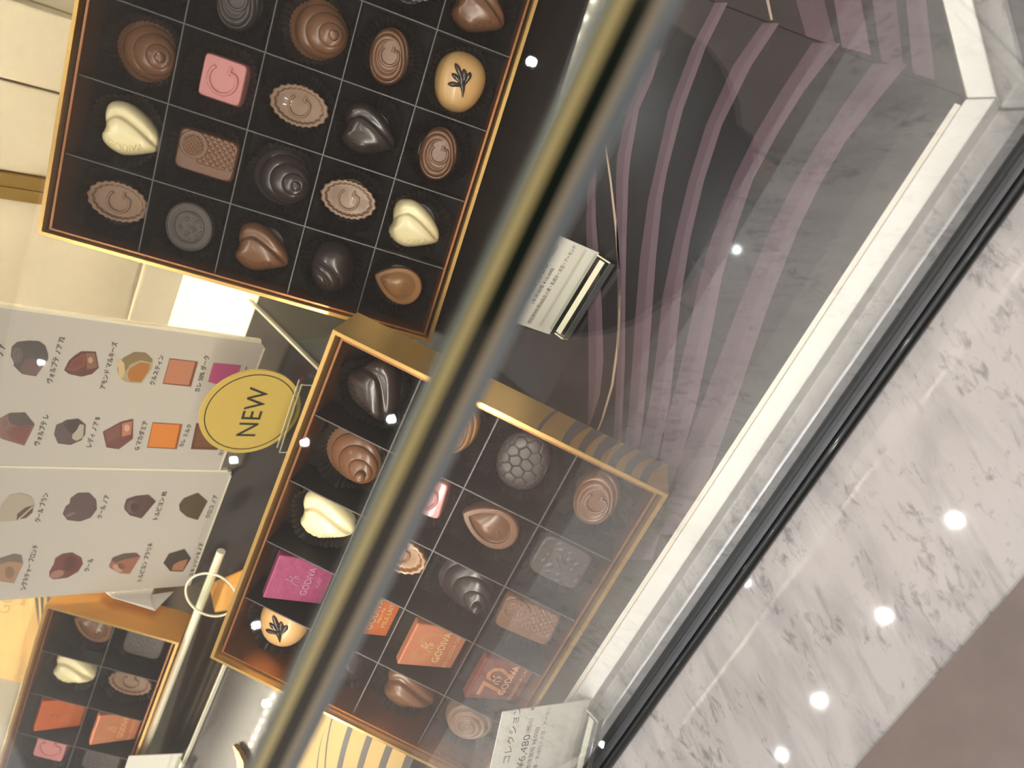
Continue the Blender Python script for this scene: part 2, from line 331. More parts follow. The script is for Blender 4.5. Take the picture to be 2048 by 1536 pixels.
strip([(1207, 275), (1219, 360), (1231, 469), (1235, 540), (1237, 600), (1233, 690), (1222, 770), (1202, 840), (1188, 875)], [(1210, 275), (1223, 360), (1236, 469), (1240, 540), (1242, 600), (1238, 690), (1227, 770), (1206, 840), (1191, 877)], 3)
strip([(1528, -20), (1532, 0), (1541, 40)], [(1534, -20), (1538, 0), (1546, 40)], 3)
obj('board', B.mesh('board', [board_m, mauve_a, mauve_b, line_m]), bd)
bd2 = empty('display_board'); tag(bd2, 'smaller dark board with straight mauve stripes filling the angled corner of the case', 'display board')
c2 = corner(.0776)
B = MB().prism([(c2[0] + .0006, .0795), (c2[0] + .0006 + .30, .0795 + .30), (c2[0] + .0006, .3860)], ZM + .0002, ZF, 0)
def quad2(pts, mi): B.add([on_z(x, y, ZP) for x, y in pts], [(0, 1, 2, 3)], mi)
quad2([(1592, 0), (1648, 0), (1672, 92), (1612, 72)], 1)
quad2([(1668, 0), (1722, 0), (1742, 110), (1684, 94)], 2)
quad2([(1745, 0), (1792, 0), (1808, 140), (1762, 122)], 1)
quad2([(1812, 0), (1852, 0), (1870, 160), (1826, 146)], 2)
obj('board', B.mesh('board', [board_m, mauve_a, mauve_b, line_m]), bd2)
a0, a1 = corner(.0695), corner(.0775)
e1 = empty('white_edging'); tag(e1, 'long white acrylic edging bar along the front of the striped board', 'edging')
me = MB().prism([(-.98, .0695), (a0[0] - .0003, .0695), (a1[0] - .0003, .0775), (-.98, .0775)], ZM + .0002, ZF + .0012).mesh('bar', white_plastic); bevel(me, .0005, 2); obj('bar', me, e1)
obj('lip', MB().box((-.98, .0776, ZF + .0002), (.0515, .0796, ZF + .0014)).mesh('lip', mat('white_lip', srgb(246, 238, 226), .3)), e1)
e2 = empty('white_edging'); tag(e2, 'short white acrylic edging bar along the angled corner board', 'edging')
L2 = .35
me = MB().prism([(a0[0] + .0003, .0695), (a0[0] + L2, .0695 + L2), (a1[0] + L2, .0775 + L2), (a1[0] + .0003, .0775)], ZM + .0002, ZF + .0012).mesh('bar', white_plastic); bevel(me, .0005, 2); obj('bar', me, e2)
# ------------------------------------------------------------------ chocolates: surfaces over an outline, local x = box right, y = box up, z = out of the box
TAU = 2 * math.pi
def surf(P, h, nr=36, nt=96, base=.96, mi=0, z0=0.0):
    """P(t) outline point, h(x, y, s, t) height over it"""
    M = MB(); rings = []
    pts = [P(TAU * k / nt) for k in range(nt)]
    rings.append([(p[0] * base, p[1] * base, z0) for p in pts])
    for s in (1.0,): pass
    for k in range(nr, 0, -1):
        s = k / nr
        s = s ** .8
        rings.append([(p[0] * s, p[1] * s, h(p[0] * s, p[1] * s, s, TAU * i / nt)) for i, p in enumerate(pts)])
    M.loft(rings, mi, cap0=True, cap1=True)
    return M
def ell(a, b, n=2.0, sc=0, k=0):
    def P(t):
        c, s = math.cos(t), math.sin(t); r = (abs(c / a) ** n + abs(s / b) ** n) ** (-1 / n); r *= 1 + sc * math.cos(k * t); return (r * c, r * s)
    return P
def g_letter(r, zf, rad=.0005, cx=0, cy=0, rot=0):
    """raised capital G with a serif tick"""
    pts = [(math.cos(math.radians(a)) * r * .97, math.sin(math.radians(a)) * r) for a in range(132, 396, 8)] + [(r * .84, r * .50), (r * .34, r * .62)]
    tick = [(r * .40, r * .98), (r * .30, r * .40)]
    M = MB(); c, s = math.cos(rot), math.sin(rot)
    for q in (pts, tick):
        L = [(cx + x * c - y * s, cy + x * s + y * c) for x, y in q]
        M.tube([(x, y, zf(x, y) + rad * .2) for x, y in L], rad, 8)
    return M
def mm(v): return v * .001
CH = {}
def kind(fn): CH[fn.__name__] = fn; return fn
@kind
def heart(m):
    K = [(-12.0, -1.2), (-12.8, 1.8), (-13.2, 5.0), (-12.4, 8.8), (-9.2, 11.4), (-3.1, 12.0), (3.6, 9.2), (9.6, 4.6), (13.2, .2), (14.3, -4.0), (13.0, -6.2), (8.8, -8.6), (2.3, -11.6), (-2.6, -12.9), (-8.0, -11.7), (-11.8, -9.2), (-12.9, -6.2), (-12.2, -3.6)]
    n = len(K); PT = []
    for i in range(n):
        p = [K[(i + d) % n] for d in (-1, 0, 1, 2)]
        for q in range(8):
            t = q / 8; PT.append(tuple(.5 * ((2 * p[1][a]) + (p[2][a] - p[0][a]) * t + (2 * p[0][a] - 5 * p[1][a] + 4 * p[2][a] - p[3][a]) * t * t + (3 * p[1][a] - p[0][a] - 3 * p[2][a] + p[3][a]) * t ** 3) * .00095 for a in (0, 1)))
    def P(t): return PT[int(round(t / TAU * len(PT))) % len(PT)]
    G = [(-13, -1.5), (-10.9, 2.0), (-8.5, 4.6), (-3.5, 5.4), (3, 2.6), (10, -2.2), (15, -5)]
    def hz(x, y, s):
        X, Y = x / .00095, y / .00095
        z = 4.6 + 7.2 * max(0, 1 - s ** 3.2) ** .6
        yc = 5.4 - 6.6 * ((X + 5) / 7.5) ** 2 if X < -5 else 5.4 - 10.4 * (min(1.2, (X + 5) / 19.5)) ** 1.45
        d = (Y - yc) * .8; f = max(0, 1 - s ** 8)
        z -= f * (1.9 * math.exp(-(d / .6) ** 2) if d < 0 else 1.9 * math.exp(-(d / 2.4) ** 2))
        z += f * (1.2 * math.exp(-((d + 4.0) / 3.2) ** 2))
        return mm(z)
    body = surf(P, lambda x, y, s, t: hz(x, y, s), 44, 144).mesh('body', m)
    tm = text_mesh('GODIVA', 1, .5)
    w = max(v.co.x for v in tm.vertices) - min(v.co.x for v in tm.vertices)
    sc = .0152 / w
    def sof(x, y):
        # relative radius inside the outline along this direction
        a = math.atan2(y, x); best = 1
        for q, p in TABLE:
            dd = abs(math.atan2(math.sin(q - a), math.cos(q - a)))
            if dd < best: best = dd; rr = p
        return min(.985, math.hypot(x, y) / rr)
    TABLE = [(math.atan2(P(TAU * i / 240)[1], P(TAU * i / 240)[0]), math.hypot(*P(TAU * i / 240))) for i in range(240)]
    def fn(x, y, z):
        X = x * sc - .0006; Y = -.0084 + y * sc * 1.15 + (X + .001) ** 2 / .026 + .14 * X
        return (X, Y, hz(X, Y, sof(X, Y)) + (.0005 if z > 0 else -.0006))
    return body, [('lettering', place_text(tm, fn, m))]
@kind
def spiral(m):
    M = MB(); rings = []; n = 56
    N = 120; CXE = 8.2
    for k in range(N + 1):
        t = k / N
        tier = t * 3.6; fr = tier - math.floor(tier)
        r = 13.0 * (1 - t) ** .58 + 1.3
        r += (2.5 * math.sin(math.pi * fr) ** .55 - 1.4) * (1 - t * .5)
        z = 14.5 * (t ** 1.1)
        cx = (CXE + 1.2) * t ** 1.15 - 1.2
        rings.append([(mm(cx + r * math.cos(a)), mm(-.6 * t + r * .97 * math.sin(a)), mm(max(0, z + .9 * math.cos(a - .6) * (1 - t) * min(1, t * 5)))) for a in [TAU * i / n for i in range(n)]])
    for a in range(-60, 91, 15):
        q = math.radians(a); rr = 2.4 * math.cos(q)
        rings.append([(mm(CXE + rr * math.cos(b)), mm(-.6 + rr * math.sin(b)), mm(16.2 + 2.4 * math.sin(q))) for b in [TAU * i / n for i in range(n)]])
    M.loft(rings)
    return M.mesh('body', m), []
@kind
def square_g(m):
    def hz(s): return mm(8.5 - 1.6 * max(0, (s - .93) / .07) ** 2)
    body = surf(ell(.0096, .0096, 11), lambda x, y, s, t: hz(s), 30, 120, base=1.05).mesh('body', m)
    return body, [('lettering', g_letter(.0064, lambda x, y: mm(8.5), .0008, rot=0).mesh('lettering', m))]
@kind
def tart(m):
    def hz(s): return mm(7.6 - 1.8 / (1 + math.exp((s - .80) * 70)) + .25 * math.cos(min(1, s / .78) * 3.14) - 1.0 * max(0, (s - .95) / .05) ** 2)
    body = surf(ell(.0138, .0093, 2.0, .028, 22), lambda x, y, s, t: hz(s), 40, 176, base=.84).mesh('body', m)
    return body, [('lettering', g_letter(.0050, lambda x, y: mm(6.05), .0006, rot=0).mesh('lettering', m))]
@kind
def swirl_oval(m):
    def hz(x, y, s, t):
        z = 4.5 + 6.5 * max(0, 1 - s ** 2.6) ** .6
        if s > .50:
            f = min(1, (s - .50) / .08) * min(1, (1.02 - s) / .1) * (.55 + .45 * abs(math.sin(t + .3)) ** .7)
            z += f * 1.05 * abs(math.sin(math.pi * (s * 5.0 + .75 * math.sin(t + 1.0) + .2 * math.sin(2 * t)))) ** .6 - f * .4
        else: z = 10.2
        return mm(z)
    body = surf(ell(.0094, .0130, 2.1), hz, 64, 120).mesh('body', m)
    return body, [('lettering', g_letter(.0044, lambda x, y: mm(10.3), .00075, rot=.1).mesh('lettering', m))]
@kind
def leaf_dome(m):
    def P(t):
        p = ell(.0122, .0142, 2.15)(t); return (p[0] * (1 + .1 * math.sin(t)), p[1])
    def H(s): return mm(4 + 7.5 * max(0, 1 - s ** 3) ** .6)
    body = surf(P, lambda x, y, s, t: H(s), 36, 96).mesh('body', m)
    M = MB(); ends = [(-5, 7), (-.4, 6), (3.0, 5.6), (-5.2, 2.2), (-5.6, -2.8)]
    for ex, ey in ends:
        p0 = Vector((1.5, -1.4)); p1 = Vector((ex, ey)); pts = []
        for k in range(9):
            t = k / 8; p = p0.lerp(p1, t) + Vector((.5, .3)) * math.sin(t * 3.14); pts.append((mm(p.x), mm(p.y), mm(11.45) - .00025 * t * t))
        M.tube(pts, [mm(r) for r in (.75, .8, .85, .95, 1.1, 1.25, 1.3, 1.05, .35)], 10)
    M.tube([(mm(.2), mm(.5), mm(11.5)), (mm(1.2), mm(-1.2), mm(11.5)), (mm(2.2), mm(-3.4), mm(11.4)), (mm(3.0), mm(-6.2), mm(10.9))], [mm(1.9), mm(1.5), mm(.9), mm(.3)], 10)
    return body, [('piped_leaf', M.mesh('piped_leaf', leaf_c), 'dark piped leaf')]
@kind
def weave(m):
    def hz(x, y, s, t):
        X, Y = x * 1000, y * 1000
        z = 8.5 - 2.0 * max(0, (s - .90) / .1) ** 2
        dc = math.hypot(X + 6.3, Y - 2.8)
        if dc < 6.3:
            z += .7 - .5 * (1 if 4.9 > dc > 4.2 else 0)
            if dc < 4.4: z += .3 * math.sin(X * 3.2) * math.sin(Y * 3.2)
        elif Y > -5.0 and X > -4 and s < .92:
            z += .55 * max(0, math.sin(X * 2.05) * math.sin(Y * 2.05 + X * .0)) ** .7 if math.sin(X * 2.05) * math.sin(Y * 2.05) > 0 else -.1
        return mm(z)
    return surf(ell(.0138, .0098, 8), hz, 84, 260, base=1.03).mesh('body', m), []
@kind
def medallion(m):
    def hz(x, y, s, t):
        X, Y = x * 1000, y * 1000
        z = 7.0 + .45 * math.exp(-((s - .60) / .03) ** 2) + .5 * math.exp(-((s - .92) / .04) ** 2) - 1.6 * max(0, (s - .95) / .05) ** 2
        if s < .55: z += .55 * max(0, math.sin(X * 1.1 + 1.2 * math.sin(Y * .9)) * math.cos(Y * .95 + .8 * math.sin(X * .8)))
        return mm(z)
    body = surf(ell(.0112, .0122, 2.1), hz, 60, 120).mesh('body', m)
    tm = text_mesh('GODIVA', 1, .5); w = max(v.co.x for v in tm.vertices) - min(v.co.x for v in tm.vertices)
    def fn(x, y, z):
        a = math.pi - x / w * 1.9 - .2; r = .0088 + y * .0017; return (r * .95 * math.cos(a), r * 1.03 * math.sin(a), mm(7.2 if z > 0 else 6.6))
    return body, [('lettering', place_text(tm, fn, m))]
@kind
def folded(m):
    def hz(x, y, s, t):
        X, Y = x * 1000, y * 1000
        z = 4 + 9 * max(0, 1 - s ** 2.4) ** .6
        q = X * .5 + Y * .38 + 1.5 * math.sin(Y * .33 + .5) - .05 * X * Y
        z += (1 - s ** 4) * 2.6 * (abs(math.sin(q * .55)) ** .5 - .5)
        return mm(z)
    return surf(ell(.0108, .0132, 2.2), hz, 60, 120).mesh('body', m), []
@kind
def teardrop(m):
    def P(t):
        x = math.cos(t); y = math.sin(t) * abs(math.sin(t / 2)) ** .62
        return (-(x * .0128), -y * .0115)
    def hz(x, y, s, t):
        z = 7.0 - 1.0 * max(0, (s - .92) / .08) ** 2
        if s < .70: z = 5.6 + 2.6 * (1 - (s / .70) ** 2.2)
        elif s < .74: z = 5.6 + (7.0 - 5.6) * (s - .70) / .04
        return mm(z)
    body = surf(P, hz, 64, 120).mesh('body', m)
    return body, [('lettering', g_letter(.0015, lambda x, y: mm(8.05), .0002, cx=.0035, cy=-.0008).mesh('lettering', m))]
@kind
def cracked(m):
    rs = random.Random(3); cs = [(-11 + 5.2 * (i + .5 * (j % 2)) + rs.uniform(-.7, .7), -13 + 4.5 * j + rs.uniform(-.6, .6)) for i in range(-1, 6) for j in range(7)]
    def hz(x, y, s, t):
        X, Y = x * 1000, y * 1000; d = sorted(math.hypot(X - a, Y - b) for a, b in cs)[:2]
        z = 4 + 4.6 * max(0, 1 - s ** 5) ** .6
        if s < .93: z += -.75 * math.exp(-((d[1] - d[0]) / .42) ** 2)
        return mm(z)
    return surf(ell(.0112, .0138, 2.2), hz, 90, 200).mesh('body', m), []
@kind
def dark_square(m):
    def hz(x, y, s, t):
        X, Y = x * 1000, y * 1000
        z = 8 - 2 * max(0, (s - .88) / .12) ** 2
        if s < .85: z += .5 * max(0, math.sin(X * .9 + 2 * math.sin(Y * .5)) * math.sin(Y * 1.0 + 1.5 * math.sin(X * .6)) - .35)
        return mm(z)
    return surf(ell(.0125, .0112, 5), hz, 60, 140).mesh('body', m), []
@kind
def round_swirl(m):
    def hz(x, y, s, t): return mm(4 + 7 * max(0, 1 - s ** 2.6) ** .6 + (.5 * math.sin(TAU * (s * 4.5 + t / TAU)) if s > .12 else 0))
    return surf(ell(.0122, .0122), hz, 60, 110).mesh('body', m), []
def horse_emblem(fn, m, s):
    """small foil emblem: a long-haired rider on a horse, as plain curls"""
    M = MB()
    for q in ([(-3, -2), (-2.6, 0), (-1.2, 1.2), (.6, 1.0), (1.8, 1.8), (2.2, 3.0), (3.0, 2.6)], [(-2.6, -.2), (-3.4, -1.4), (-3.0, -3)], [(-1.0, .8), (-1.4, -1.2), (-.8, -3)], [(1.2, .8), (1.6, -1), (1.0, -3)], [(1.9, .8), (2.8, -.6), (2.4, -1.6)], [(-.4, 1.2), (-.2, 2.6), (.3, 3.6)], [(.3, 4.3), (-.5, 3.8), (-.9, 2.4), (-1.4, 1.6)]):
        M.tube([fn(x * s, y * s, 0) for x, y in q], .00017, 6)
    M.tube([fn(.2 * s, 3.9 * s, 0), fn(.35 * s, 4.3 * s, 0), fn(.5 * s, 4.7 * s, 0)], .0003, 6)
    return M.mesh('emblem', m)
def carre(m, ink_m, lines, big=None, big_m=None, emblem=True):
    """thin foil-wrapped square, its text running towards the top of the box"""
    a, b, hgt = .0140, .0132, .0046
    me = MB().box((-a, -b, 0), (a, b, hgt)).mesh('wrapper', m); bevel(me, .0007, 2)
    ex = []
    def fn(x, y, z): return (-y, x, hgt + .00008)
    for body, size, ty, layer in lines:
        tm = text_mesh(body, size, 0); ex.append(('lettering', place_text(tm, lambda x, y, z, ty=ty: (-(y + ty), x, hgt + .00012), ink_m)))
    if big:
        tm = text_mesh(big, .021, 0); ex.append(('numeral', place_text(tm, lambda x, y, z: (-(y + .0012), x - .001, hgt + .00006), big_m), 'large printed number'))
    if emblem: ex.append(('emblem', horse_emblem(lambda x, y, z: (-(y + .0030), x, hgt + .0001), ink_m, .00085)))
    return me, ex
foil_pink = mat('magenta_foil', srgb(142, 60, 94), .45, .2, bump=(220, .5)); foil_orange = mat('orange_foil', srgb(222, 118, 58), .35, .35, bump=(220, .35))
foil_copper = mat('copper_orange_foil', srgb(204, 128, 92), .35, .35, bump=(220, .35)); foil_brown = mat('brown_red_foil', srgb(128, 66, 54), .35, .35, bump=(220, .35))
foil_deep = mat('deep_orange_foil', srgb(206, 96, 34), .35, .35, bump=(220, .35))
ink_gold = mat('gold_foil_print', srgb(236, 206, 150), .35, .3); ink_silver = mat('silver_foil_print', srgb(196, 150, 160), .3, .4); ink_tan = mat('tan_print', srgb(196, 134, 88), .4, .2)
PROTO = {}
def proto(k, m, key=None):
    q = (k, m.name)
    if q not in PROTO: PROTO[q] = CH[k](m)
    return PROTO[q]
GD = ('GODIVA', .0052, -.0036, 0)
def carre_proto(k):
    if k not in PROTO:
        PROTO[k] = {'magenta': lambda: carre(foil_pink, ink_silver, [('GODIVA', .0046, -.0036, 0), ('RUBY', .0026, -.0086, 0)]),
                    'milk': lambda: carre(foil_orange, ink_gold, [GD, ('Belgium 1926', .0018, -.0067, 0), ('MILK\u00b7LAIT', .0034, -.0100, 0)]),
                    'fifty': lambda: carre(foil_copper, ink_gold, [GD, ('50% COCOA\u00b7CACAO', .0027, -.0095, 0)], '50', ink_tan),
                    'seventy': lambda: carre(foil_brown, ink_gold, [GD, ('72% COCOA\u00b7CACAO', .0027, -.0095, 0)], '72', ink_tan),
                    'milk_deep': lambda: carre(foil_deep, ink_tan, [GD, ('MILK\u00b7LAIT', .0034, -.0100, 0)])}[k]()
    return PROTO[k]
def make_cup():
    M = MB(); n = 72; rs = random.Random(5); rings = []
    wob = [1 + .05 * math.sin(3 * TAU * i / n + .7) + .04 * math.sin(5 * TAU * i / n) for i in range(n)]
    for r, z, amp in ((9.6, 0, .1), (11.6, 1.0, .35), (13.6, 4.4, .5), (15.6, 8.6, .55)):
        ring = []
        for i in range(n):
            a = TAU * i / n; k = (1 if i % 2 else -1) * amp; rr = r * (1 + (wob[i] - 1) * z / 10) + k
            c, s = math.cos(a), math.sin(a); rr *= 1 + .07 * z / 8.6 * (abs(math.sin(2 * a)) ** 2)
            ring.append((mm(rr * c), mm(rr * s), mm(z + (rs.uniform(-.5, .5) if z > 8 else 0))))
        rings.append(ring)
    M.loft(rings, cap0=True, cap1=False, smooth=False)
    me = M.mesh('cup', cup_m); return me
CUP = make_cup()
CELL = .035
BOXES = {
 'big': dict(o=(-.01652, .37858, -.15847), ex=(.09929, -.64592, -.75692), ey=(.98759, .157, -.00443), ez=(.1217, -.74708, .6535), nu=5, v0=-2, v1=4, mar=(.0050, .0030, .0050, .0014), word='largest box', k=.965),
 'mid': dict(o=(-.12447, .20867, -.20558), ex=(.01542, -.84774, -.5302), ey=(.9996, .00039, .02843), ez=(-.0239, -.53042, .8474), nu=4, v0=0, v1=5, mar=(.0022, .0016, .0050, .0010), word='middle box', k=.975),
 'small': dict(o=(-.39346, .34111, -.19989), ex=(.01226, -.69645, -.7175), ey=(.99828, .04972, -.0312), ez=(.0574, -.71588, .69586), nu=2, v0=0, v1=5, mar=(.0030, .0030, .0030, .0020), word='smallest box', k=1.095),
}
def make_box(key, gold_side, label, stripes=None, stripes_bottom=None):
    b = BOXES[key]; M4 = Matrix.Scale(b['k'], 4) @ frame(b['o'], b['ex'], b['ey'], b['ez']); b['M'] = M4
    r = empty('chocolate_box', M4); tag(r, label, 'chocolate box')
    mL, mR, mT, mB = b['mar']; x0 = -mL; x1 = b['nu'] * CELL + mR; y1 = -b['v0'] * CELL + mT; y0 = -b['v1'] * CELL - mB
    t = .0016; zb, zt = -.0215, .0060
    def ring(x0, x1, y0, y1, t, z0, z1, M, mi=0):
        M.box((x0 - t, y1, z0), (x1 + t, y1 + t, z1), mi); M.box((x0 - t, y0 - t, z0), (x1 + t, y0, z1), mi)
        M.box((x0 - t, y0, z0), (x0, y1, z1), mi); M.box((x1, y0, z0), (x1 + t, y1, z1), mi)
    W = MB(); ring(x0, x1, y0, y1, t, zb, zt - .0004, W); W.box((x0, y0, zb), (x1, y1, zb + .0012))
    if stripes:
        Lx = x1 - x0 + 2 * t; yy = y1 + t + .00012
        for a0, a1, b0, b1 in stripes:   # fractions along the rim and along the foot
            n = 5; q = []
            for k in range(n + 1):
                f = k / n; e = f ** 1.6
                q.append(((x0 - t + Lx * (a0 + (b0 - a0) * e)), (x0 - t + Lx * (a1 + (b1 - a1) * e)), zt - .0004 - f * (zt - zb - .0006)))
            W.add([(l, yy, z) for l, rr, z in q] + [(rr, yy, z) for l, rr, z in q], [(i, i + 1, n + 2 + i, n + 1 + i) for i in range(n)], 1)
    if stripes_bottom:
        Lx = x1 - x0 + 2 * t; yy = y0 - t - .00012
        for a0, a1 in stripes_bottom: W.box((x0 - t + Lx * a0, yy - .0001, zb), (x0 - t + Lx * a1, yy, zt - .001), 1)
    obj('outer_wall', W.mesh('outer_wall', [gold_side, stripe_dark]), r)
    Rm = MB(); ring(x0, x1, y0, y1, t, zt - .0004, zt, Rm); obj('rim', Rm.mesh('rim', gold_edge), r, 'bright gold foil rim')
    i_ = .0016; Tm = MB(); ring(x0 + i_ + .001, x1 - i_ - .001, y0 + i_ * .6 + .0008, y1 - i_ - .001, .0010, zb + .002, .0022, Tm); obj('inner_tray', Tm.mesh('inner_tray', copper), r, 'copper foil inner tray edge')
    x0 += .0026; x1 -= .0026; y0 += .0017; y1 -= .0026
    obj('tray_floor', MB().box((x0, y0, zb + .0014), (x1, y1, zb + .0034)).mesh('tray_floor', blackcard), r)
    h = .0003
    for k in range(1, b['nu']):
        me = MB().box((k * CELL - h, y0, zb + .0036), (k * CELL + h, y1, 0)); me.box((k * CELL - h, y0, 0), (k * CELL + h, y1, .0002), 1)
        obj('divider', me.mesh('divider', [divider_m, divider_edge]), r)
    for k in range(b['v0'] + 1, b['v1']):
        me = MB().box((x0, -k * CELL - h, zb + .0036), (x1, -k * CELL + h, -.0002)); me.box((x0, -k * CELL - h, -.0002), (x1, -k * CELL + h, .0001), 1)
        obj('divider', me.mesh('divider', [divider_m, divider_edge]), r)
    return r
def rowname(b, v):
    n = b['v1'] - 1 - v
    return ('bottom row', 'second row up', 'third row up', 'fourth row up', 'fifth row up', 'sixth row up')[n]
def colname(b, u):
    return {5: ('leftmost', 'second', 'middle', 'fourth', 'rightmost'), 4: ('leftmost', 'second', 'third', 'rightmost'), 2: ('left', 'right')}[b['nu']][u] + ' column'
def put(key, u, v, k, m, desc, rot=0, dx=0, dy=0, dz=0, cup=True, tilt=None, sc=1):
    b = BOXES[key]; body, ex = carre_proto(k) if m is None else proto(k, m)
    zb = -.0180
    T = Matrix.Translation(((u + .5) * CELL + dx * .001, -(v + .5) * CELL + dy * .001, zb + .0008 + dz * .001)) @ Matrix.Rotation(math.radians(rot), 4, 'Z')
    if tilt: T = T @ Matrix.Rotation(math.radians(tilt[1]), 4, 'Y') @ Matrix.Rotation(math.radians(tilt[0]), 4, 'X')
    if sc != 1: T = T @ Matrix.Scale(sc, 4)
    M4 = b['M'] @ T
    name = 'wrapped_chocolate' if m is None else 'chocolate'
    where = '%s, %s of the %s' % (rowname(b, v), colname(b, u), b['word'])
    if ex:
        r = empty(name, M4); obj('body' if m else 'wrapper', body, r)
        for e in ex: obj(e[0], e[1], r, e[2] if len(e) > 2 else None)
    else:
        r = obj(name, body); r.matrix_world = M4
    tag(r, '%s, %s' % (desc, where), 'chocolate', 'chocolates in the %s' % b['word'])
    if cup:
        c = obj('paper_cup', CUP); c.matrix_world = b['M'] @ Matrix.Translation(((u + .5) * CELL + dx * .0005, -(v + .5) * CELL + dy * .0005, zb)) @ Matrix.Rotation(random.uniform(0, 6), 4, 'Z')
        tag(c, 'black pleated paper cup, %s' % where, 'paper cup', 'paper cups in the %s' % b['word'])
make_box('big', gold, 'largest open gold chocolate box, tilted steeply, at the upper left of the case', stripes_bottom=[(.245, .25), (.33, .335), (.55, .57), (.66, .70), (.74, .78), (.86, .93)])
st = [(.607, .617, .639, .65), (.681, .704, .707, .750), (.730, .750, .760, .797), (.773, .796, .810, .852), (.819, .842, .862, .899), (.867, .888, .912, .949), (.913, .936, .967, .990)]
make_box('mid', gold, 'middle open gold chocolate box with striped side, tilted, seen through the glass edge', stripes=st)
make_box('small', orange_gold, 'smallest open gold chocolate box, tilted on a clear easel, at the lower left')
P = put
# largest box
P('big', 0, 3, 'tart', milk2, 'fluted oval milk chocolate', dx=2, dy=1)
P('big', 1, 3, 'medallion', darkm, 'embossed dark chocolate medallion', rot=10, dx=0, dy=-1)
P('big', 2, 3, 'heart', milk, 'milk chocolate heart', dx=0, dy=-1)
P('big', 3, 3, 'folded', dark, 'dark chocolate with wavy folds', rot=8)
P('big', 4, 3, 'teardrop', gold_c, 'teardrop milk chocolate', rot=-6, dx=-1, dy=1)
P('big', 0, 2, 'heart', white_c, 'white chocolate heart', dx=2)
P('big', 1, 2, 'weave', milk, 'basket weave milk chocolate', dx=1)
P('big', 2, 2, 'spiral', dark, 'spiral dark chocolate cone', dx=1)
P('big', 3, 2, 'tart', milk2, 'fluted oval milk chocolate', dx=-1)
P('big', 4, 2, 'heart', white_c, 'white chocolate heart', dx=-1, dy=-2)
P('big', 0, 1, 'spiral', milk, 'spiral milk chocolate cone', dx=2, dy=1)
P('big', 1, 1, 'square_g', pink_c, 'pink square chocolate', dx=1)
P('big', 2, 1, 'tart', milk2, 'fluted oval milk chocolate', dx=1)
P('big', 3, 1, 'heart', dark, 'dark chocolate heart')
P('big', 4, 1, 'swirl_oval', milk, 'swirled oval milk chocolate', rot=4)
P('big', 1, 0, 'swirl_oval', darkm, 'swirled oval dark chocolate')
P('big', 2, 0, 'spiral', milk, 'spiral milk chocolate cone', dx=1)
P('big', 3, 0, 'swirl_oval', milk, 'swirled oval milk chocolate', rot=4)
P('big', 4, 0, 'leaf_dome', amber_c, 'caramel dome with dark piped leaf')
P('big', 4, -1, 'heart', milk, 'milk chocolate heart', dx=-1)
P('big', 3, -1, 'tart', dark, 'fluted oval dark chocolate')
P('big', 0, 0, 'heart', dark, 'dark chocolate heart')
# middle box
P('mid', 0, 0, 'heart', dark, 'dark chocolate heart turned aside', rot=-38, dx=1)
P('mid', 1, 0, 'swirl_oval', gold_c, 'golden ribbed chocolate shell', rot=-10, dx=3)
P('mid', 2, 0, 'cracked', darkm, 'crackled oval dark chocolate', rot=6, dx=0)
P('mid', 3, 0, 'swirl_oval', milk, 'swirled oval milk chocolate', rot=4)
P('mid', 0, 1, 'spiral', milk, 'spiral milk chocolate cone', dx=2, dy=0)
P('mid', 1, 1, 'square_g', pink_c, 'pink square chocolate', rot=8, dx=3)
P('mid', 2, 1, 'teardrop', milk, 'teardrop milk chocolate', rot=0, sc=1.06)
P('mid', 3, 1, 'dark_square', darkm, 'square dark chocolate with wavy marks')
P('mid', 0, 2, 'heart', white_c, 'white chocolate heart', rot=10, dx=2, dy=1)
P('mid', 1, 2, 'tart', gold_c, 'fluted oval golden chocolate', dx=4)
P('mid', 2, 2, 'spiral', dark, 'spiral dark chocolate cone', dx=3, dy=0)
P('mid', 3, 2, 'weave', milk, 'basket weave milk chocolate', rot=4)
kw = dict(cup=False, tilt=(0, 28), dz=8.2, dx=1.0, dy=1.5)
P('mid', 0, 3, 'magenta', None, 'magenta foil wrapped square', **kw)
P('mid', 1, 3, 'milk', None, 'orange foil wrapped milk square', **kw)
P('mid', 2, 3, 'fifty', None, 'copper wrapped square marked 50', **kw)
P('mid', 3, 3, 'seventy', None, 'brown wrapped square marked 72', **kw)
P('mid', 0, 4, 'leaf_dome', amber_c, 'caramel dome with dark piped leaf', dx=2, dy=2)
P('mid', 1, 4, 'folded', dark, 'dark chocolate with wavy folds', dx=4, dy=2)
P('mid', 2, 4, 'heart', milk, 'milk chocolate heart', rot=8, dx=2, dy=2)
P('mid', 3, 4, 'round_swirl', milk2, 'round ribbed milk chocolate', dx=0, dy=0)
# smallest box
P('small', 0, 0, 'teardrop', milk, 'teardrop milk chocolate', rot=-14, dx=4)
P('small', 1, 0, 'dark_square', darkm, 'broad dark chocolate', dx=1)
P('small', 0, 1, 'heart', white_c, 'white chocolate heart', dx=1)
P('small', 1, 1, 'tart', milk2, 'fluted oval milk chocolate', dx=1)
kw['dx'] = 1.5
P('small', 0, 2, 'milk_deep', None, 'deep orange foil wrapped square', **kw)
P('small', 1, 2, 'fifty', None, 'copper wrapped square marked 50', **kw)
P('small', 0, 3, 'square_g', pink_c, 'pink square chocolate', dx=2)
P('small', 1, 3, 'dark_square', darkm, 'square dark chocolate')
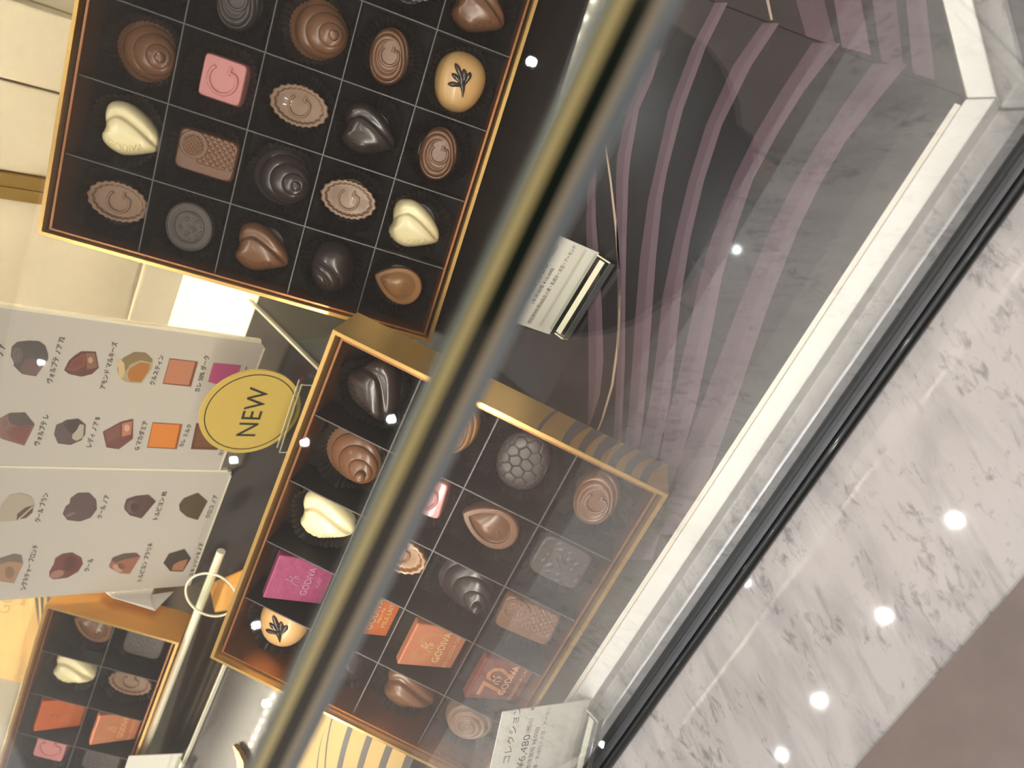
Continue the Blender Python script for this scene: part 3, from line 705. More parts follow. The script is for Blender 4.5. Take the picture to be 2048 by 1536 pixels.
# ------------------------------------------------------------------ printed cards, signs, tags, easels and lids
X_ = Vector((1, 0, 0))
def lean(deg): return Vector((0, math.sin(math.radians(deg)), math.cos(math.radians(deg))))
def jtext(body, p0, p1, plane, m, parent, h=None, lift=.00025):
    """line of lettering from pixel p0 to p1, both found on the card plane (origin, x axis, up axis, normal)"""
    o, ax, up, n = plane
    a = on_plane(*p0, o, n); b = on_plane(*p1, o, n); inv = parent.matrix_world.inverted()
    d = (b - a); Ls = d.length; d.normalize(); u = n.cross(d)
    tm = text_mesh(body, 1, 0, 'LEFT', bold=.014); xs = [v.co.x for v in tm.vertices]; w = max(xs) - min(xs); k = Ls / w; kh = h or k
    x0 = min(xs)
    place_text(tm, lambda x, y, z: inv @ (a + d * ((x - x0) * k) + u * (y * kh) + n * lift), m)
    return obj('lettering', tm, parent)
# --- two chocolate guide cards leaning back in the case
MO = on_z(465, 940, ZF); MU = Vector((0, .216, .976)).normalized(); MN = X_.cross(MU); MN = -MN if MN.y > 0 else MN
plane = (MO + MN * .0016, X_, MU, MN)
def card(label, x0, x1, zb, pics, words, rounded):
    M4 = frame(MO, X_, -MN, MU); r = empty('guide_card', M4); tag(r, label, 'printed card')
    bpy.context.view_layer.update(); inv = M4.inverted()
    H = .22; t = .0015; c = .004
    poly = [(x0, zb), (x1, zb), (x1, H), (x0, H)]
    if rounded: poly = [(x0, zb), (x1 - c, zb)] + [(x1 - c + c * math.sin(q), zb + c - c * math.cos(q)) for q in (.3, .6, .9, 1.2, 1.57)] + [(x1, H), (x0, H)]
    P = MB().prism([(x, z) for x, z in poly], -t, t)
    P.v = [(x, -z, y) for x, y, z in P.v]; P.f = [tuple(f) for f in P.f]
    obj('panel', P.mesh('panel', print_paper), r)
    E = MB(); E.box((x1, -t - .0003, zb + .003), (x1 + .0016, t, H)); E.box((x0, -t - .0003, zb - .0008), (x1 - .003, t, zb))
    obj('acrylic_edge', E.mesh('acrylic_edge', acr_edge), r, 'bright clear acrylic edge')
    for lab, layers in pics:
        M = MB(); ms = []
        for k, (col, pts) in enumerate(layers):
            mname = 'print_%d_%d_%d' % col; mt = mat(mname, srgb(*col), .4, coat=.25, coat_rough=.03)
            if mt not in ms: ms.append(mt)
            q = [inv @ (on_plane(x, y, plane[0], MN) + MN * (.00012 + .00006 * k)) for x, y in pts]
            M.poly(q, ms.index(mt))
        obj('printed_chocolate', M.mesh('printed_chocolate', ms), r, lab)
    for body, p0, p1 in words: jtext(body, p0, p1, plane, ink_brown, r)
    return r
def A(*pts): return [(x / 3.2, 440 + y / 3.2) for x, y in pts]
def Bc(*pts): return [(x / 3.2, 840 + y / 3.2) for x, y in pts]
def ov(cx, cy, a, b, conv, n=14, rot=0):
    c, s = math.cos(rot), math.sin(rot); return conv(*[(cx + a * math.cos(TAU * k / n) * c - b * math.sin(TAU * k / n) * s, cy + a * math.cos(TAU * k / n) * s + b * math.sin(TAU * k / n) * c) for k in range(n)])
picsA = [
 ('dark chocolate with swirl top', [((66, 56, 54), A((75, 810), (110, 780), (180, 772), (250, 775), (290, 805), (308, 860), (308, 890), (230, 1000), (140, 985), (100, 945), (85, 930), (90, 915), (68, 870))), ((104, 76, 74), A((160, 895), (210, 880), (270, 905), (280, 930), (230, 998), (140, 980), (125, 950))), ((112, 96, 88), ov(112, 865, 34, 50, A)), ((84, 70, 65), ov(115, 868, 24, 38, A)), ((108, 92, 84), ov(117, 870, 15, 26, A))]),
 ('almond chocolate cut open', [((96, 50, 40), A((410, 960), (440, 900), (480, 865), (520, 840), (612, 842), (632, 945), (590, 985), (520, 1003), (440, 985))), ((140, 78, 62), A((430, 955), (460, 900), (520, 862), (545, 862), (545, 930), (480, 965))), ((118, 58, 46), A((440, 950), (465, 905), (520, 872), (537, 872), (536, 922), (480, 955))), ((134, 92, 74), A((548, 848), (606, 848), (624, 942), (556, 955))), ((190, 152, 108), ov(578, 895, 17, 20, A))]),
 ('pale chocolate with crumble and caramel filling', [((176, 160, 126), A((745, 950), (790, 880), (860, 845), (930, 850), (975, 890), (970, 950), (905, 1045), (830, 1042), (790, 1030), (760, 1000))), ((136, 116, 78), A((760, 930), (790, 880), (860, 845), (930, 850), (975, 890), (970, 912), (900, 895), (830, 925), (800, 975))), ((214, 184, 136), A((745, 905), (770, 890), (795, 915), (800, 970), (785, 1010), (755, 1005), (762, 960))), ((176, 112, 52), A((830, 950), (895, 912), (958, 920), (950, 960), (900, 1035), (830, 1030), (815, 990)))]),
 ('copper wrapped square', [((120, 72, 52), A((1085, 885), (1267, 907), (1222, 1067), (1040, 1048))), ((190, 126, 96), A((1088, 890), (1250, 908), (1208, 1056), (1046, 1042)))]),
 ('magenta wrapped square', [((190, 84, 130), A((1365, 915), (1542, 930), (1500, 1080), (1330, 1035)))]),
 ('milk chocolate with swirl cut open', [((132, 84, 76), A((-20, 1280), (60, 1235), (160, 1232), (222, 1310), (155, 1445), (10, 1400), (-20, 1370))), ((80, 64, 60), A((60, 1235), (160, 1232), (222, 1310), (100, 1315), (48, 1290))), ((118, 58, 52), A((45, 1350), (120, 1312), (200, 1318), (150, 1428), (60, 1398))), ((140, 104, 96), ov(28, 1300, 34, 40, A)), ((116, 80, 74), ov(28, 1302, 22, 27, A))]),
 ('dark nut chocolate cut open', [((92, 74, 72), A((345, 1370), (360, 1310), (400, 1295), (420, 1280), (500, 1270), (548, 1310), (545, 1370), (520, 1410), (450, 1440), (370, 1430))), ((64, 50, 48), A((420, 1288), (500, 1274), (544, 1312), (520, 1320), (460, 1372), (410, 1320))), ((184, 172, 152), A((462, 1372), (490, 1345), (510, 1305), (538, 1310), (530, 1390), (490, 1413), (462, 1398)))]),
 ('macadamia chocolate cut open', [((112, 66, 58), A((657, 1355), (775, 1290), (852, 1272), (850, 1400), (760, 1467), (680, 1455))), ((128, 84, 74), A((672, 1355), (770, 1302), (768, 1390), (690, 1420))), ((186, 118, 92), A((780, 1302), (846, 1286), (838, 1372), (780, 1386))), ((216, 172, 150), ov(812, 1330, 18, 22, A))]),
 ('orange wrapped square', [((150, 84, 40), A((975, 1295), (1167, 1307), (1132, 1467), (940, 1457))), ((224, 132, 52), A((978, 1300), (1150, 1310), (1118, 1458), (948, 1450)))]),
 ('brown wrapped square', [((96, 62, 42), A((1255, 1300), (1420, 1315), (1392, 1472), (1220, 1466))), ((120, 80, 52), A((1265, 1310), (1405, 1322), (1380, 1450), (1240, 1450)))])]
wordsA = [('ヴォルプテ ノア 72', (99, 766), (125, 674)), ('アモンド マルキーズ', (205, 778), (231, 684)), ('クルスティン', (304, 770), (324, 711)), ('カレ 50% ダーク', (394, 784), (415, 711)), ('カレ ルビー', (478, 790), (494, 733)), ('ヴォルプテ レ', (74, 891), (94, 829)), ('レディ ノア II', (178, 894), (196, 835)), ('G マカダミア', (273, 900), (292, 842)), ('カレ ミルク', (362, 894), (380, 849)), ('カレ ダーク', (441, 911), (455, 868)), ('ノア', (0, 712), (6, 688))]
picsB = [
 ('white heart chocolate cut open', [((178, 164, 144), Bc((-20, 600), (10, 540), (60, 480), (130, 465), (200, 490), (222, 540), (205, 590), (160, 625), (100, 645), (-20, 650))), ((88, 56, 46), Bc((105, 640), (110, 600), (160, 560), (214, 545), (208, 590), (170, 625))), ((196, 182, 160), Bc((112, 634), (208, 548), (212, 556), (120, 640)))]),
 ('dark heart chocolate', [((92, 68, 66), Bc((400, 600), (420, 550), (445, 535), (450, 500), (500, 465), (570, 465), (615, 510), (620, 570), (580, 625), (510, 650), (430, 640))), ((128, 104, 96), ov(450, 605, 34, 10, Bc, rot=-.4))]),
 ('dark spiral chocolate cut open', [((86, 60, 56), Bc((795, 545), (810, 505), (870, 485), (950, 478), (998, 520), (905, 630), (830, 610), (795, 570))), ((112, 82, 78), ov(845, 555, 36, 44, Bc)), ((74, 50, 48), ov(858, 558, 24, 30, Bc))]),
 ('small dark textured chocolate', [((82, 70, 50), Bc((1145, 540), (1175, 500), (1265, 465), (1328, 520), (1265, 640), (1195, 620), (1150, 580)))]),
 ('blond chocolate cut open', [((170, 130, 98), Bc((-20, 890), (90, 855), (135, 865), (148, 920), (90, 1045), (-20, 1030))), ((116, 96, 84), Bc((-20, 890), (90, 855), (135, 865), (148, 915), (60, 905), (-20, 930))), ((140, 100, 70), ov(60, 975, 30, 40, Bc))]),
 ('milk heart chocolate cut open', [((110, 50, 38), Bc((315, 970), (345, 920), (352, 885), (400, 855), (460, 848), (520, 880), (530, 920), (500, 970), (430, 1010), (340, 1020), (315, 1000))), ((164, 116, 96), ov(365, 985, 46, 24, Bc, rot=-.3)), ((84, 34, 28), ov(450, 920, 40, 52, Bc, rot=.4))]),
 ('spiral praline cut open', [((156, 100, 80), Bc((697, 930), (720, 880), (790, 855), (870, 850), (898, 875), (830, 985), (760, 980), (700, 945))), ((96, 76, 70), Bc((712, 895), (725, 878), (790, 855), (870, 850), (898, 872), (800, 890), (735, 915))), ((190, 146, 128), ov(752, 948, 36, 22, Bc, rot=.6)), ((120, 76, 64), ov(776, 935, 24, 18, Bc, rot=.6))]),
 ('dark hexagonal chocolate cut open', [((66, 58, 50), Bc((1045, 915), (1080, 855), (1180, 825), (1222, 885), (1170, 970), (1090, 968))), ((172, 118, 82), Bc((1110, 925), (1150, 902), (1202, 890), (1170, 962), (1097, 962)))])]
wordsB = [('クール ブラン', (75, 1044), (93, 986)), ('クール ノア', (199, 1037), (215, 990)), ('トルビヨン 85', (311, 1039), (330, 983)), ('クロコ ノア', (415, 1036), (432, 990)), ('シグネチャー ブロンド', (46, 1180), (72, 1090)), ('クール', (173, 1143), (183, 1117)), ('トルビヨン プラリネ', (279, 1162), (302, 1086)), ('エキュソン II ノア', (382, 1152), (404, 1086))]
xa = -.2120 - MO.x
card('printed guide card with the magenta square picture, behind the round gold disc', .0006, xa, .010, picsA, wordsA, True)
card('printed guide card with two hearts in the middle, nearest the smallest box', -.1040, -.0006, -.0002 + .001, picsB, wordsB, False)
# --- round gold NEW sign in a clear block
NB = on_z(592, 832, ZF + .010); NU = lean(14); D = .0575
nx = Vector((math.cos(.06), 0, 0)) + NU * math.sin(.06); nx.normalize(); nn = nx.cross(NU); nn = -nn if nn.y > 0 else nn; nu = nn.cross(nx)
NC = NB + NU * (D / 2 - .001)
r = empty('new_sign', frame(NC, nx, nu, nn)); tag(r, 'round brushed gold disc reading NEW, standing in a clear block behind the middle box', 'sign')
bpy.context.view_layer.update()
gd = mat('brushed_gold_disc', srgb(224, 192, 100), .33, .25)
nt = gd.node_tree; b = nt.nodes['Principled BSDF']; tc = nt.nodes.new('ShaderNodeTexCoord'); mp = nt.nodes.new('ShaderNodeMapping'); mp.inputs['Scale'].default_value = (9, 160, 9); mp.inputs['Rotation'].default_value = (0, 0, .35)
nz = nt.nodes.new('ShaderNodeTexNoise'); nz.inputs['Scale'].default_value = 6; bp = nt.nodes.new('ShaderNodeBump'); bp.inputs['Strength'].default_value = .06; bp.inputs['Distance'].default_value = .001
nt.links.new(tc.outputs['Object'], mp.inputs[0]); nt.links.new(mp.outputs[0], nz.inputs['Vector']); nt.links.new(nz.outputs['Fac'], bp.inputs['Height']); nt.links.new(bp.outputs['Normal'], b.inputs['Normal'])
def circ(rad, n=72): return [(rad * math.cos(TAU * k / n), rad * math.sin(TAU * k / n)) for k in range(n)]
obj('disc', MB().prism(circ(D / 2), -.0008, .0008).mesh('disc', gd), r)
obj('ring_line', MB().loft([[(x, y, .00095) for x, y in circ(D / 2 - .0026)], [(x, y, .00095) for x, y in circ(D / 2 - .0032)]], cap0=False, cap1=False, smooth=False).mesh('ring_line', ink), r)
tm = text_mesh('NEW', .0152, 0, spacing=1.05); obj('lettering', place_text(tm, lambda x, y, z: (x * .97, y * 1.08 - .0012, .0010), ink), r)
bw = .0245; hb = MB()
hb.box((-bw, -D / 2 - .0068, .0012), (bw, -D / 2 + .0070, .0062)); hb.box((-bw, -D / 2 - .0068, -.0062), (bw, -D / 2 + .0030, -.0012)); hb.box((-bw, -D / 2 - .0112, -.0062), (bw, -D / 2 - .0070, .0100))
me = hb.mesh('holder_block', acr)
obj('holder_block', me, r, 'clear acrylic block')
E = MB()
for zz in (.0012, .0062): E.box((-bw, -D / 2 + .0066, zz - .0004), (bw, -D / 2 + .0072, zz))
for xx in (-bw, bw - .0006): E.box((xx, -D / 2 - .0112, .0058), (xx + .0006, -D / 2 + .0070, .0064)); E.box((xx, -D / 2 - .0112, -.0062), (xx + .0006, -D / 2 - .0106, .0100))
E.box((-bw - .0002, -D / 2 - .0110, -.0060), (-bw, -D / 2 - .0072, .0098)); E.box((-bw, -D / 2 - .0076, .0094), (bw, -D / 2 - .0070, .0100))
obj('block_edges', E.mesh('block_edges', acr_edge), r, 'bright polished block edges')
# --- price tags: card leaning 25 degrees in a clear holder
def price_tag(bl, br, zb, h, lines, label, xr_off=0.0):
    a = on_z(*bl, zb); c = on_z(*br, zb); ex = (c - a).normalized(); w = (c - a).length
    up = lean(25); ez = ex.cross(up); ez = -ez if ez.y > 0 else ez; up = ez.cross(ex); up = -up if up.z < 0 else up
    M4 = frame(a, ex, up, ez); r = empty('price_tag', M4); tag(r, label, 'price tag', 'price tags')
    bpy.context.view_layer.update()
    drop = (zb - ZF) / up.z
    cd = MB().box((0, -drop + .003, -.0003), (w, h, .0003)).mesh('card', card_white); obj('card', cd, r)
    for body, x0, x1, y, m_, kh in lines:
        tm = text_mesh(body, 1, 0, 'LEFT'); xs = [v.co.x for v in tm.vertices]; k = (x1 - x0) / (max(xs) - min(xs)); q = min(xs)
        obj('lettering', place_text(tm, lambda x, yy, z: (x0 + (x - q) * k, y + yy * (kh or k), .00045), m_), r)
    # holder: stands upright on the board in front of and behind the card
    hx0, hx1 = .003, w - .001
    H = MB(); Hm = M4.inverted().to_3x3()
    def q(x, y, z):   # x along the tag, y depth towards the back, z height above the board
        base = a + ex * x; base = Vector((base.x, base.y + y - drop * up.y, ZF + .0010 + z)); return M4.inverted() @ base
    def hexa(M, x0, x1, y0, y1, z0, z1, s0=0.0):
        M.add([q(x0, y0, z0), q(x1, y0, z0), q(x1, y1, z0), q(x0, y1, z0), q(x0, y0 + s0, z1), q(x1, y0 + s0, z1), q(x1, y1 + s0, z1), q(x0, y1 + s0, z1)], [(0, 3, 2, 1), (4, 5, 6, 7), (0, 1, 5, 4), (1, 2, 6, 5), (2, 3, 7, 6), (3, 0, 4, 7)])
    hexa(H, hx0, hx1, -.0078, -.0004, .0004, .0050, .0012); hexa(H, hx0, hx1, .0026, .0068, .0004, .0090, .0012)
    obj('holder', H.mesh('holder', acr), r, 'clear acrylic holder')
    E = MB(); hexa(E, hx0 + .001, hx1 - .001, -.0058, -.0030, .0050, .0052, .0); hexa(E, hx1 - .0002, hx1 + .0004, -.0080, -.0006, .0044, .0052, 0); hexa(E, hx0 - .0004, hx0 + .0002, -.0080, -.0030, .0006, .0052, 0)
    obj('holder_edge', E.mesh('holder_edge', acr_edge), r, 'bright edge of the holder')
    D_ = MB(); hexa(D_, hx0, hx1, -.0082, -.0079, .0004, .0048, .0002)
    obj('holder_front', D_.mesh('holder_front', mat('smoky_acrylic_face', srgb(88, 92, 92), .12, coat=.5)), r)
    return r
price_tag((1074.5, 660), (1174, 495), ZF + .009, .030, [
 ('アソートメント', .003, .030, .0245, ink, None), ('30粒入', .0030, .0110, .0150, ink, None), ('¥10,800', .0125, .0310, .0145, ink, None), ('(税込)', .0318, .0400, .0145, ink, None),
 ('(本体価格 ¥10,000)', .0115, .0300, .0100, ink, None), ('特定原材料等28品目:小麦・乳成分・大豆・アーモンド', .0020, .0430, .0060, ink, .0024), ('※', .0425, .0438, .0190, ink, None)],
 'white price tag reading 10,800 yen in a clear holder beside the largest box')
price_tag((955 + 110, 1536 + 112), (1122, 1407), ZF + .017, .030, [
 ('アソートメント オブ ゴールド コレクション', -.030, .0640, .0225, ink, .0044), ('20粒入', .0130, .0300, .0145, ink, .0042), ('¥6,480', .0320, .0490, .0145, ink, .0052), ('(税込)', .0500, .0570, .0145, ink, None),
 ('(本体価格 ¥6,000)', .0300, .0520, .0100, ink, None), ('特定原材料等28品目:小麦・乳成分・大豆・アーモンド', .0060, .0640, .0062, ink, .0024), ('※', .0610, .0625, .0150, ink, None)],
 'white price tag reading 6,480 yen in a clear holder at the middle box')
price_tag((342 - 55, 1508 + 150), (342, 1508), ZF + .010, .028, [('ゴールド コレクション', .004, .0520, .0205, ink, .0044), ('(税込)', .038, .0480, .0130, ink, None), ('※', .0490, .0505, .0180, ink, None)],
 'partly cropped white price tag in front of the smallest box')
# --- clear easels that carry the boxes
def easel(key, label, base, lip=None, wing=.012):
    b = BOXES[key]; M4 = b['M']; r = empty('acrylic_easel', Matrix.Translation(Vector((0, 0, ZF)))); tag(r, label, 'display easel', 'clear acrylic easels')
    bpy.context.view_layer.update()
    inv = r.matrix_world.inverted(); mL, mR, mT, mB = b['mar']; x1 = b['nu'] * CELL + mR; y1 = -b['v0'] * CELL - .02; y0 = -b['v1'] * CELL + .02
    pts = [inv @ (M4 @ Vector((x, y, z))) for z in (-.0221, -.0251) for x, y in ((.01, y0), (x1 - .004, y0), (x1 - .004, y1), (.01, y1))]
    if key != 'small': obj('back_plate', MB().add(pts, [(0, 1, 2, 3), (7, 6, 5, 4), (0, 4, 5, 1), (1, 5, 6, 2), (2, 6, 7, 3), (3, 7, 4, 0)]).mesh('back_plate', acr), r)
    # rear leg from the top of the back plate down to the board
    t0, t1 = inv @ (M4 @ Vector((.012, y0, -.0256))), inv @ (M4 @ Vector((.012, y1, -.0256)))
    L = MB(); v = [t0, t1, t1 + Vector((0, .003, 0)), t0 + Vector((0, .003, 0))]; f = [Vector((p.x, p.y + .012, .0034)) for p in v]
    L.add(v + f, [(0, 1, 2, 3), (7, 6, 5, 4), (0, 4, 5, 1), (1, 5, 6, 2), (2, 6, 7, 3), (3, 7, 4, 0)]); (obj('rear_leg', L.mesh('rear_leg', acr), r) if key != 'small' else None)
    bx0, bx1, by0, by1 = base
    obj('base_plate', MB().box((bx0, by0, .0002), (bx1, by1, .0032)).mesh('base_plate', acr), r)
    E = MB(); E.box((bx0 - .0003, by0, .0004), (bx0 + .0012, by1, .0034)); E.box((bx0, by0 - .0003, .0004), (bx1, by0 + .0010, .0034))
    obj('base_edge', E.mesh('base_edge', acr_edge), r, 'bright polished base edge')
    if lip:
        p0, p1, rad = lip
        obj('lip_rod', MB().tube([inv @ Vector(p0), inv @ ((Vector(p0) + Vector(p1)) / 2), inv @ Vector(p1)], rad, 20).mesh('lip_rod', acr_edge), r, 'round lip rod painted pale for LED glints')
        for x in (p0[0] - .02, p1[0] + .05):
            obj('lip_post', MB().box((x - .002, p0[1] - .002, .0034), (x + .002, p0[1] + .002, p0[2] - ZF - rad * .5)).mesh('lip_post', acr), r)
    return r
easel('big', 'clear acrylic easel under the largest box, its bright base edge on the floor', (-.203, .03, .30, .392))
easel('mid', 'clear acrylic easel hidden beneath the middle box', (-.28, -.13, .16, .28))
easel('small', 'clear acrylic easel with round lip rod carrying the smallest box', (-.98, -.400, .287, .312), lip=((-.347, .3150, -.2810), (-.74, .3150, -.2818), .0028))
# --- clear round disc ring by the rod
rc = on_plane(422, 1190, (0, .305, 0), (0, 1, 0)); r = empty('clear_disc', frame(rc, (1, 0, 0), (0, .78, .62), (0, -.62, .78))); tag(r, 'small clear acrylic disc between the smallest box and the middle box', 'acrylic disc')
ring = MB(); n = 48; R_ = .0168
ring.loft([[((R_ + .0008 * math.cos(q)) * math.cos(TAU * k / n), (R_ + .0008 * math.cos(q)) * math.sin(TAU * k / n), .0008 * math.sin(q)) for k in range(n)] for q in [TAU * j / 8 for j in range(9)]], cap0=False, cap1=False)
obj('disc_edge', ring.mesh('disc_edge', acr_edge), r, 'bright rounded disc edge'); obj('disc_face', MB().prism(circ(R_ - .0006, 48), -.0006, .0006).mesh('disc_face', acr), r)
obj('disc_foot', MB().box((-.003, -R_ - .012, -.001), (.003, -R_, .001)).mesh('disc_foot', acr), r)
# --- closed gold boxes and lids
def gold_box(name, label, corner_px, z_in, key, w, h, d, arcs=None, text=None, m=gold_print, side=orange_gold, cat='gift box'):
    """box whose face is parallel to an open box; corner_px is its right near corner (box right, box bottom or top)"""
    b = BOXES[key]; M4 = b['M']; n = Vector(b['ez']); p0 = M4 @ Vector((0, 0, z_in)); o = on_plane(*corner_px, p0, n)
    F4 = frame(o, b['ex'], b['ey'], b['ez']); r = empty(name, F4); tag(r, label, cat)
    W = MB().box((-w, -h, -d), (0, 0, 0)); W.m[1] = 0
    for k in (0, 2, 3, 4, 5): W.m[k] = 1
    obj('box_shell', W.mesh('box_shell', [m, side]), r)
    if arcs:
        for A_ in arcs:
            M = MB(); L = [(a, y) for a, bb, y in A_]; Rr = [(bb, y) for a, bb, y in A_]; k = len(L)
            M.add([(x, y, .00012) for x, y in L] + [(x, y, .00012) for x, y in Rr], [(i, i + 1, k + i + 1, k + i) for i in range(k - 1)])
            obj('printed_stripe', M.mesh('printed_stripe', stripe_dark), r)
    for body, x, y, size in (text or []):
        tm = text_mesh(body, size, 0); obj('lettering', place_text(tm, lambda a, c, z: (x - c, y + a, .00015), mat('gold_emboss', srgb(150, 122, 70), .4, .4)), r)
    return r
def arc(x0, bow, wd, y0=0.0, y1=-.10, n=12, taper=0):
    out = []
    for k in range(n + 1):
        t = k / n; y = y0 + (y1 - y0) * t; x = x0 + bow * (t ** 1.5); q = wd * (1 - taper * (1 - t)); out.append((x - q / 2, x + q / 2, y))
    return out
gold_box('gift_box', 'closed gold gift box with dark curved stripes, below the middle box', (835, 1502), -.010, 'mid', .072, .11, .02,
         arcs=[arc(-.0022, .021, .0042), arc(-.0135, .020, .0036), arc(-.0245, .021, .0032), arc(-.0352, .0225, .0028), arc(-.0455, .034, .0008), arc(-.0460, .028, .0020, y0=-.014, taper=.95)])
gold_box('gift_box', 'closed gold gift box with embossed name, behind the smallest box', (210, 1410), -.050, 'small', .13, -.10, .014,
         arcs=[[(xa_ - .0015, xa_ + .0013, .094), ((xa_ + xb_) / 2 - .0012, (xa_ + xb_) / 2 + .0010, (.094 + yb_) / 2), (xb_ - .0001, xb_ + .0001, yb_)] for xa_, xb_, yb_ in ((-.0728, -.0622, .0560), (-.0684, -.0612, .0635), (-.0636, -.0582, .0690))], text=[('GODIVA', -.0890, .0860, .0135), ('Belgium 1926', -.0775, .0860, .0050)])
# small gold lid behind the middle box and paper leaflets
lo = on_z(455, 1180, ZF); lid = empty('box_lid', Matrix.Translation(lo)); tag(lid, 'small matt gold lid lying behind the left edge of the middle box', 'lid')
q = [on_z(x, y, ZF + .010) - lo for x, y in ((416, 1168), (520, 1124), (500, 1215), (428, 1226))]
W = MB().prism([(p.x, p.y) for p in reversed(q)], .0002, .010).mesh('top', orange_gold); bevel(W, .0012, 2); obj('top', W, lid)
bs = BOXES['small']; LN = Vector(bs['ey']); LP = bs['M'] @ Vector((0, .0030 + .0016 + .0035, 0))
lo = on_plane(300, 1205, LP, LN); lf = empty('leaflet', Matrix.Translation(lo)); tag(lf, 'folded white paper leaflet standing behind the smallest box', 'leaflet')
def leaf_sheet(q, off, name):
    pts = [on_plane(x, y, LP + LN * off, LN) - lo for x, y in q]; k = len(pts); M = MB()
    M.add(pts + [p + LN * .0006 for p in pts], [tuple(range(k)), tuple(reversed(range(k, 2 * k)))] + [(i, (i + 1) % k, (i + 1) % k + k, i + k) for i in range(k)])
    obj(name, M.mesh(name, white_plastic), lf)
leaf_sheet([(190, 1170), (312, 1165), (300, 1196), (306, 1218), (225, 1196)], .0012, 'front_leaf')
leaf_sheet([(240, 1200), (347, 1184), (310, 1222)], 0, 'folded_leaf')
# gold leaf-shaped ornament near the striped gift box
go = empty('gold_leaf', Matrix.Translation(on_z(480, 1540, ZF))); tag(go, 'slender gold foil leaf ornament on the board under the glass edge', 'ornament')
M = MB(); q = [(466, 1490), (478, 1506), (486, 1525), (489, 1550), (488, 1580), (480, 1580), (477, 1550), (473, 1520)]
L = [on_z(x, y, ZF + .004) - on_z(480, 1540, ZF) for x, y in q]; k = len(L)
M.add(L + [p - Vector((0, 0, .0035)) for p in L], [tuple(range(k)), tuple(reversed(range(k, 2 * k)))] + [(i, (i + 1) % k, (i + 1) % k + k, i + k) for i in range(k)]); obj('leaf_body', M.mesh('leaf_body', gold_edge), go)
# ------------------------------------------------------------------ the customer at the counter: only the dark coat shows, mirrored in the front glass
per = empty('person', Matrix.Translation((-.085, -.45, -1.25))); tag(per, 'standing person in a long dark coat, mirrored as a dark shape in the front glass', 'person')
skin = mat('skin', srgb(214, 170, 142), .5); coat_m = mat('dark_wool_coat', srgb(34, 33, 37), .8); hair_m = mat('dark_hair', srgb(30, 24, 22), .5); trouser_m = mat('dark_trousers', srgb(40, 40, 48), .8)
bm = bmesh.new(); sk = []
J = {'pelvis': ((0, 0, .88), .13, None), 'waist': ((0, 0, 1.02), .115, 'pelvis'), 'chest': ((0, .01, 1.22), .135, 'waist'), 'collar': ((0, .0, 1.37), .085, 'chest'), 'neck': ((0, .015, 1.45), .052, 'collar'), 'jaw': ((0, .045, 1.52), .066, 'neck'), 'skull': ((0, .030, 1.60), .082, 'jaw'), 'crown': ((0, .02, 1.655), .060, 'skull')}
for sx, n_ in ((-1, 'a'), (1, 'b')):
    J['sh' + n_] = ((sx * .155, 0, 1.34), .058, 'collar'); J['el' + n_] = ((sx * .215, -.02, 1.07), .042, 'sh' + n_); J['wr' + n_] = ((sx * .175, .10, .90), .030, 'el' + n_)
    J['hip' + n_] = ((sx * .085, 0, .82), .085, 'pelvis'); J['kn' + n_] = ((sx * .09, .02, .46), .058, 'hip' + n_); J['an' + n_] = ((sx * .09, -.01, .09), .038, 'kn' + n_); J['toe' + n_] = ((sx * .10, .15, .035), .032, 'an' + n_)
idx = {}
for k, (p, r_, par) in J.items():
    v = bm.verts.new(p); idx[k] = v
    if par: bm.edges.new((idx[par], v))
me = bpy.data.meshes.new('body'); bm.to_mesh(me); bm.free()
body = obj('body', me, per); me.materials.append(skin)
md = body.modifiers.new('skin', 'SKIN'); sv = me.skin_vertices[0].data
for i, (k, (p, r_, par)) in enumerate(J.items()): sv[i].radius = (r_, r_ * (.78 if k in ('pelvis', 'waist', 'chest') else 1)); sv[i].use_root = (k == 'pelvis')
body.modifiers.new('smooth', 'SUBSURF').levels = 2; body.modifiers['smooth'].render_levels = 2
def ring3(cx, cy, z, a, b, n=28): return [(cx + a * math.cos(TAU * i / n), cy + b * math.sin(TAU * i / n), z + .006 * math.sin(5 * TAU * i / n)) for i in range(n)]
W = MB(); W.loft([ring3(0, 0, .36, .205, .165), ring3(0, 0, .60, .192, .155), ring3(0, 0, .88, .178, .145), ring3(0, 0, 1.03, .160, .130), ring3(0, .01, 1.22, .188, .145), ring3(0, 0, 1.34, .165, .10), ring3(0, .005, 1.41, .085, .075), ring3(0, .01, 1.455, .072, .068)], cap0=False, cap1=False)
for sx in (-1, 1): W.tube([(sx * .14, 0, 1.355), (sx * .185, -.005, 1.28), (sx * .222, -.02, 1.07), (sx * .21, .04, .97), (sx * .178, .105, .89)], [.062, .068, .060, .054, .050], 16)
obj('coat', W.mesh('coat', coat_m), per, 'long dark wool coat')
W = MB()
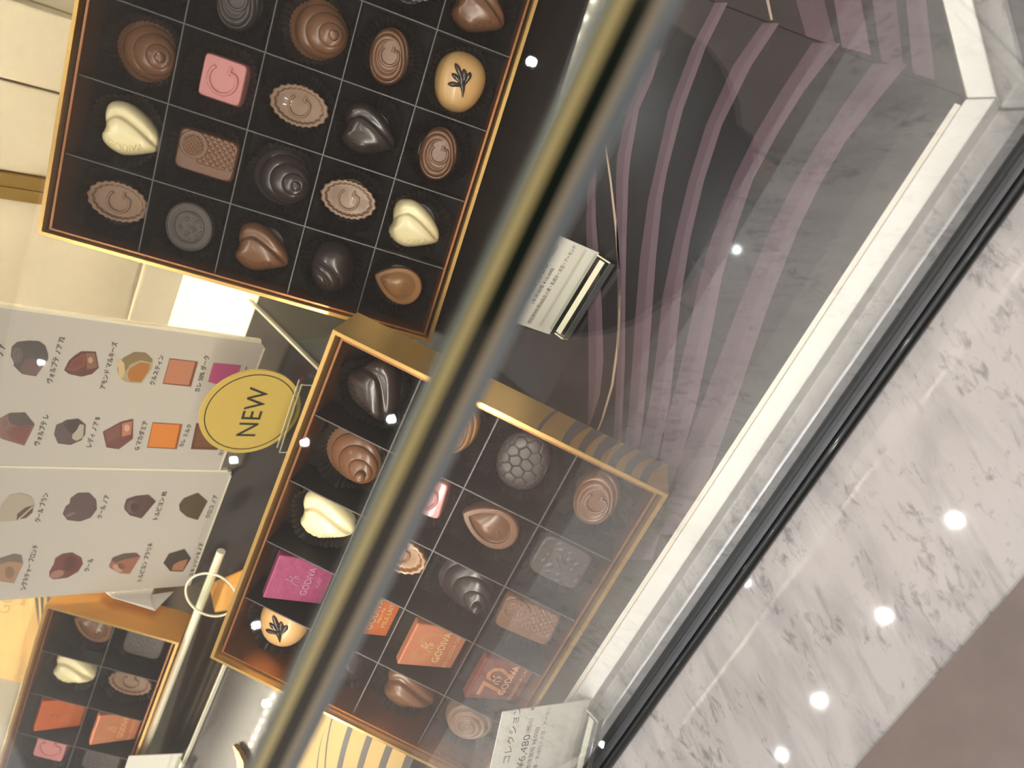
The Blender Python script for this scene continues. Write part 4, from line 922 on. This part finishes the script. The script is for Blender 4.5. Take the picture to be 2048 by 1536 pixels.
for sx in (-1, 1): W.tube([(sx * .085, 0, .80), (sx * .09, .02, .46), (sx * .09, -.008, .10)], [.098, .075, .062], 16)
obj('trousers', W.mesh('trousers', trouser_m), per, 'dark trousers')
W = MB(); W.loft([[(.0 + r_ * 1.02 * math.cos(TAU * i / 24), .012 - d + r_ * 1.08 * math.sin(TAU * i / 24), z) for i in range(24)] for r_, z, d in ((.074, 1.53, .022), (.092, 1.58, .022), (.096, 1.63, .014), (.084, 1.69, .006), (.05, 1.728, 0), (.01, 1.738, 0))], cap0=False)
obj('hair', W.mesh('hair', hair_m), per, 'dark hair')
for sx in (-1, 1):
    W = MB().tube([(sx * .088, -.06, .045), (sx * .09, .0, .052), (sx * .097, .10, .045), (sx * .102, .185, .032)], [.040, .044, .042, .026], 14); obj('shoe', W.mesh('shoe', rubber), per)
# pieces that belong to one part go one level deeper (all parts share their thing's frame, so the transforms stay identity)
MAIN = ('panel', 'card', 'disc', 'body', 'wrapper', 'box_shell')
DEEP = ('lettering', 'printed_chocolate', 'numeral', 'emblem', 'ring_line', 'piped_leaf', 'printed_stripe')
CASE = {'polished_edge': 'top_pane', 'top_bevel': 'top_pane', 'painted_led_glow': 'top_pane', 'painted_led_reflection': 'top_pane', 'pane_head': 'front_pane', 'gasket': 'glass_channel', 'channel_lip': 'glass_channel'}
base = lambda o: o.name.split('.')[0]
for r in [o for o in C.objects if o.parent is None and o.type == 'EMPTY' and base(o) != 'person']:
    kids = [o for o in C.objects if o.parent == r]
    mains = [k for k in kids if base(k) in MAIN]
    for k in kids:
        if base(k) in DEEP and mains: k.parent = mains[0]
    if r == case:
        seen = {}
        for k in kids:
            t_ = CASE.get(base(k))
            if t_:
                hosts = [h for h in kids if base(h) == t_]; n_ = seen.get(base(k), 0); seen[base(k)] = n_ + 1
                k.parent = hosts[min(n_, len(hosts) - 1)]
# lift everything from camera-relative heights to heights above the shop floor
for o in list(C.objects):
    if o.parent is None and o.type != 'CAMERA': o.location.z += ZC
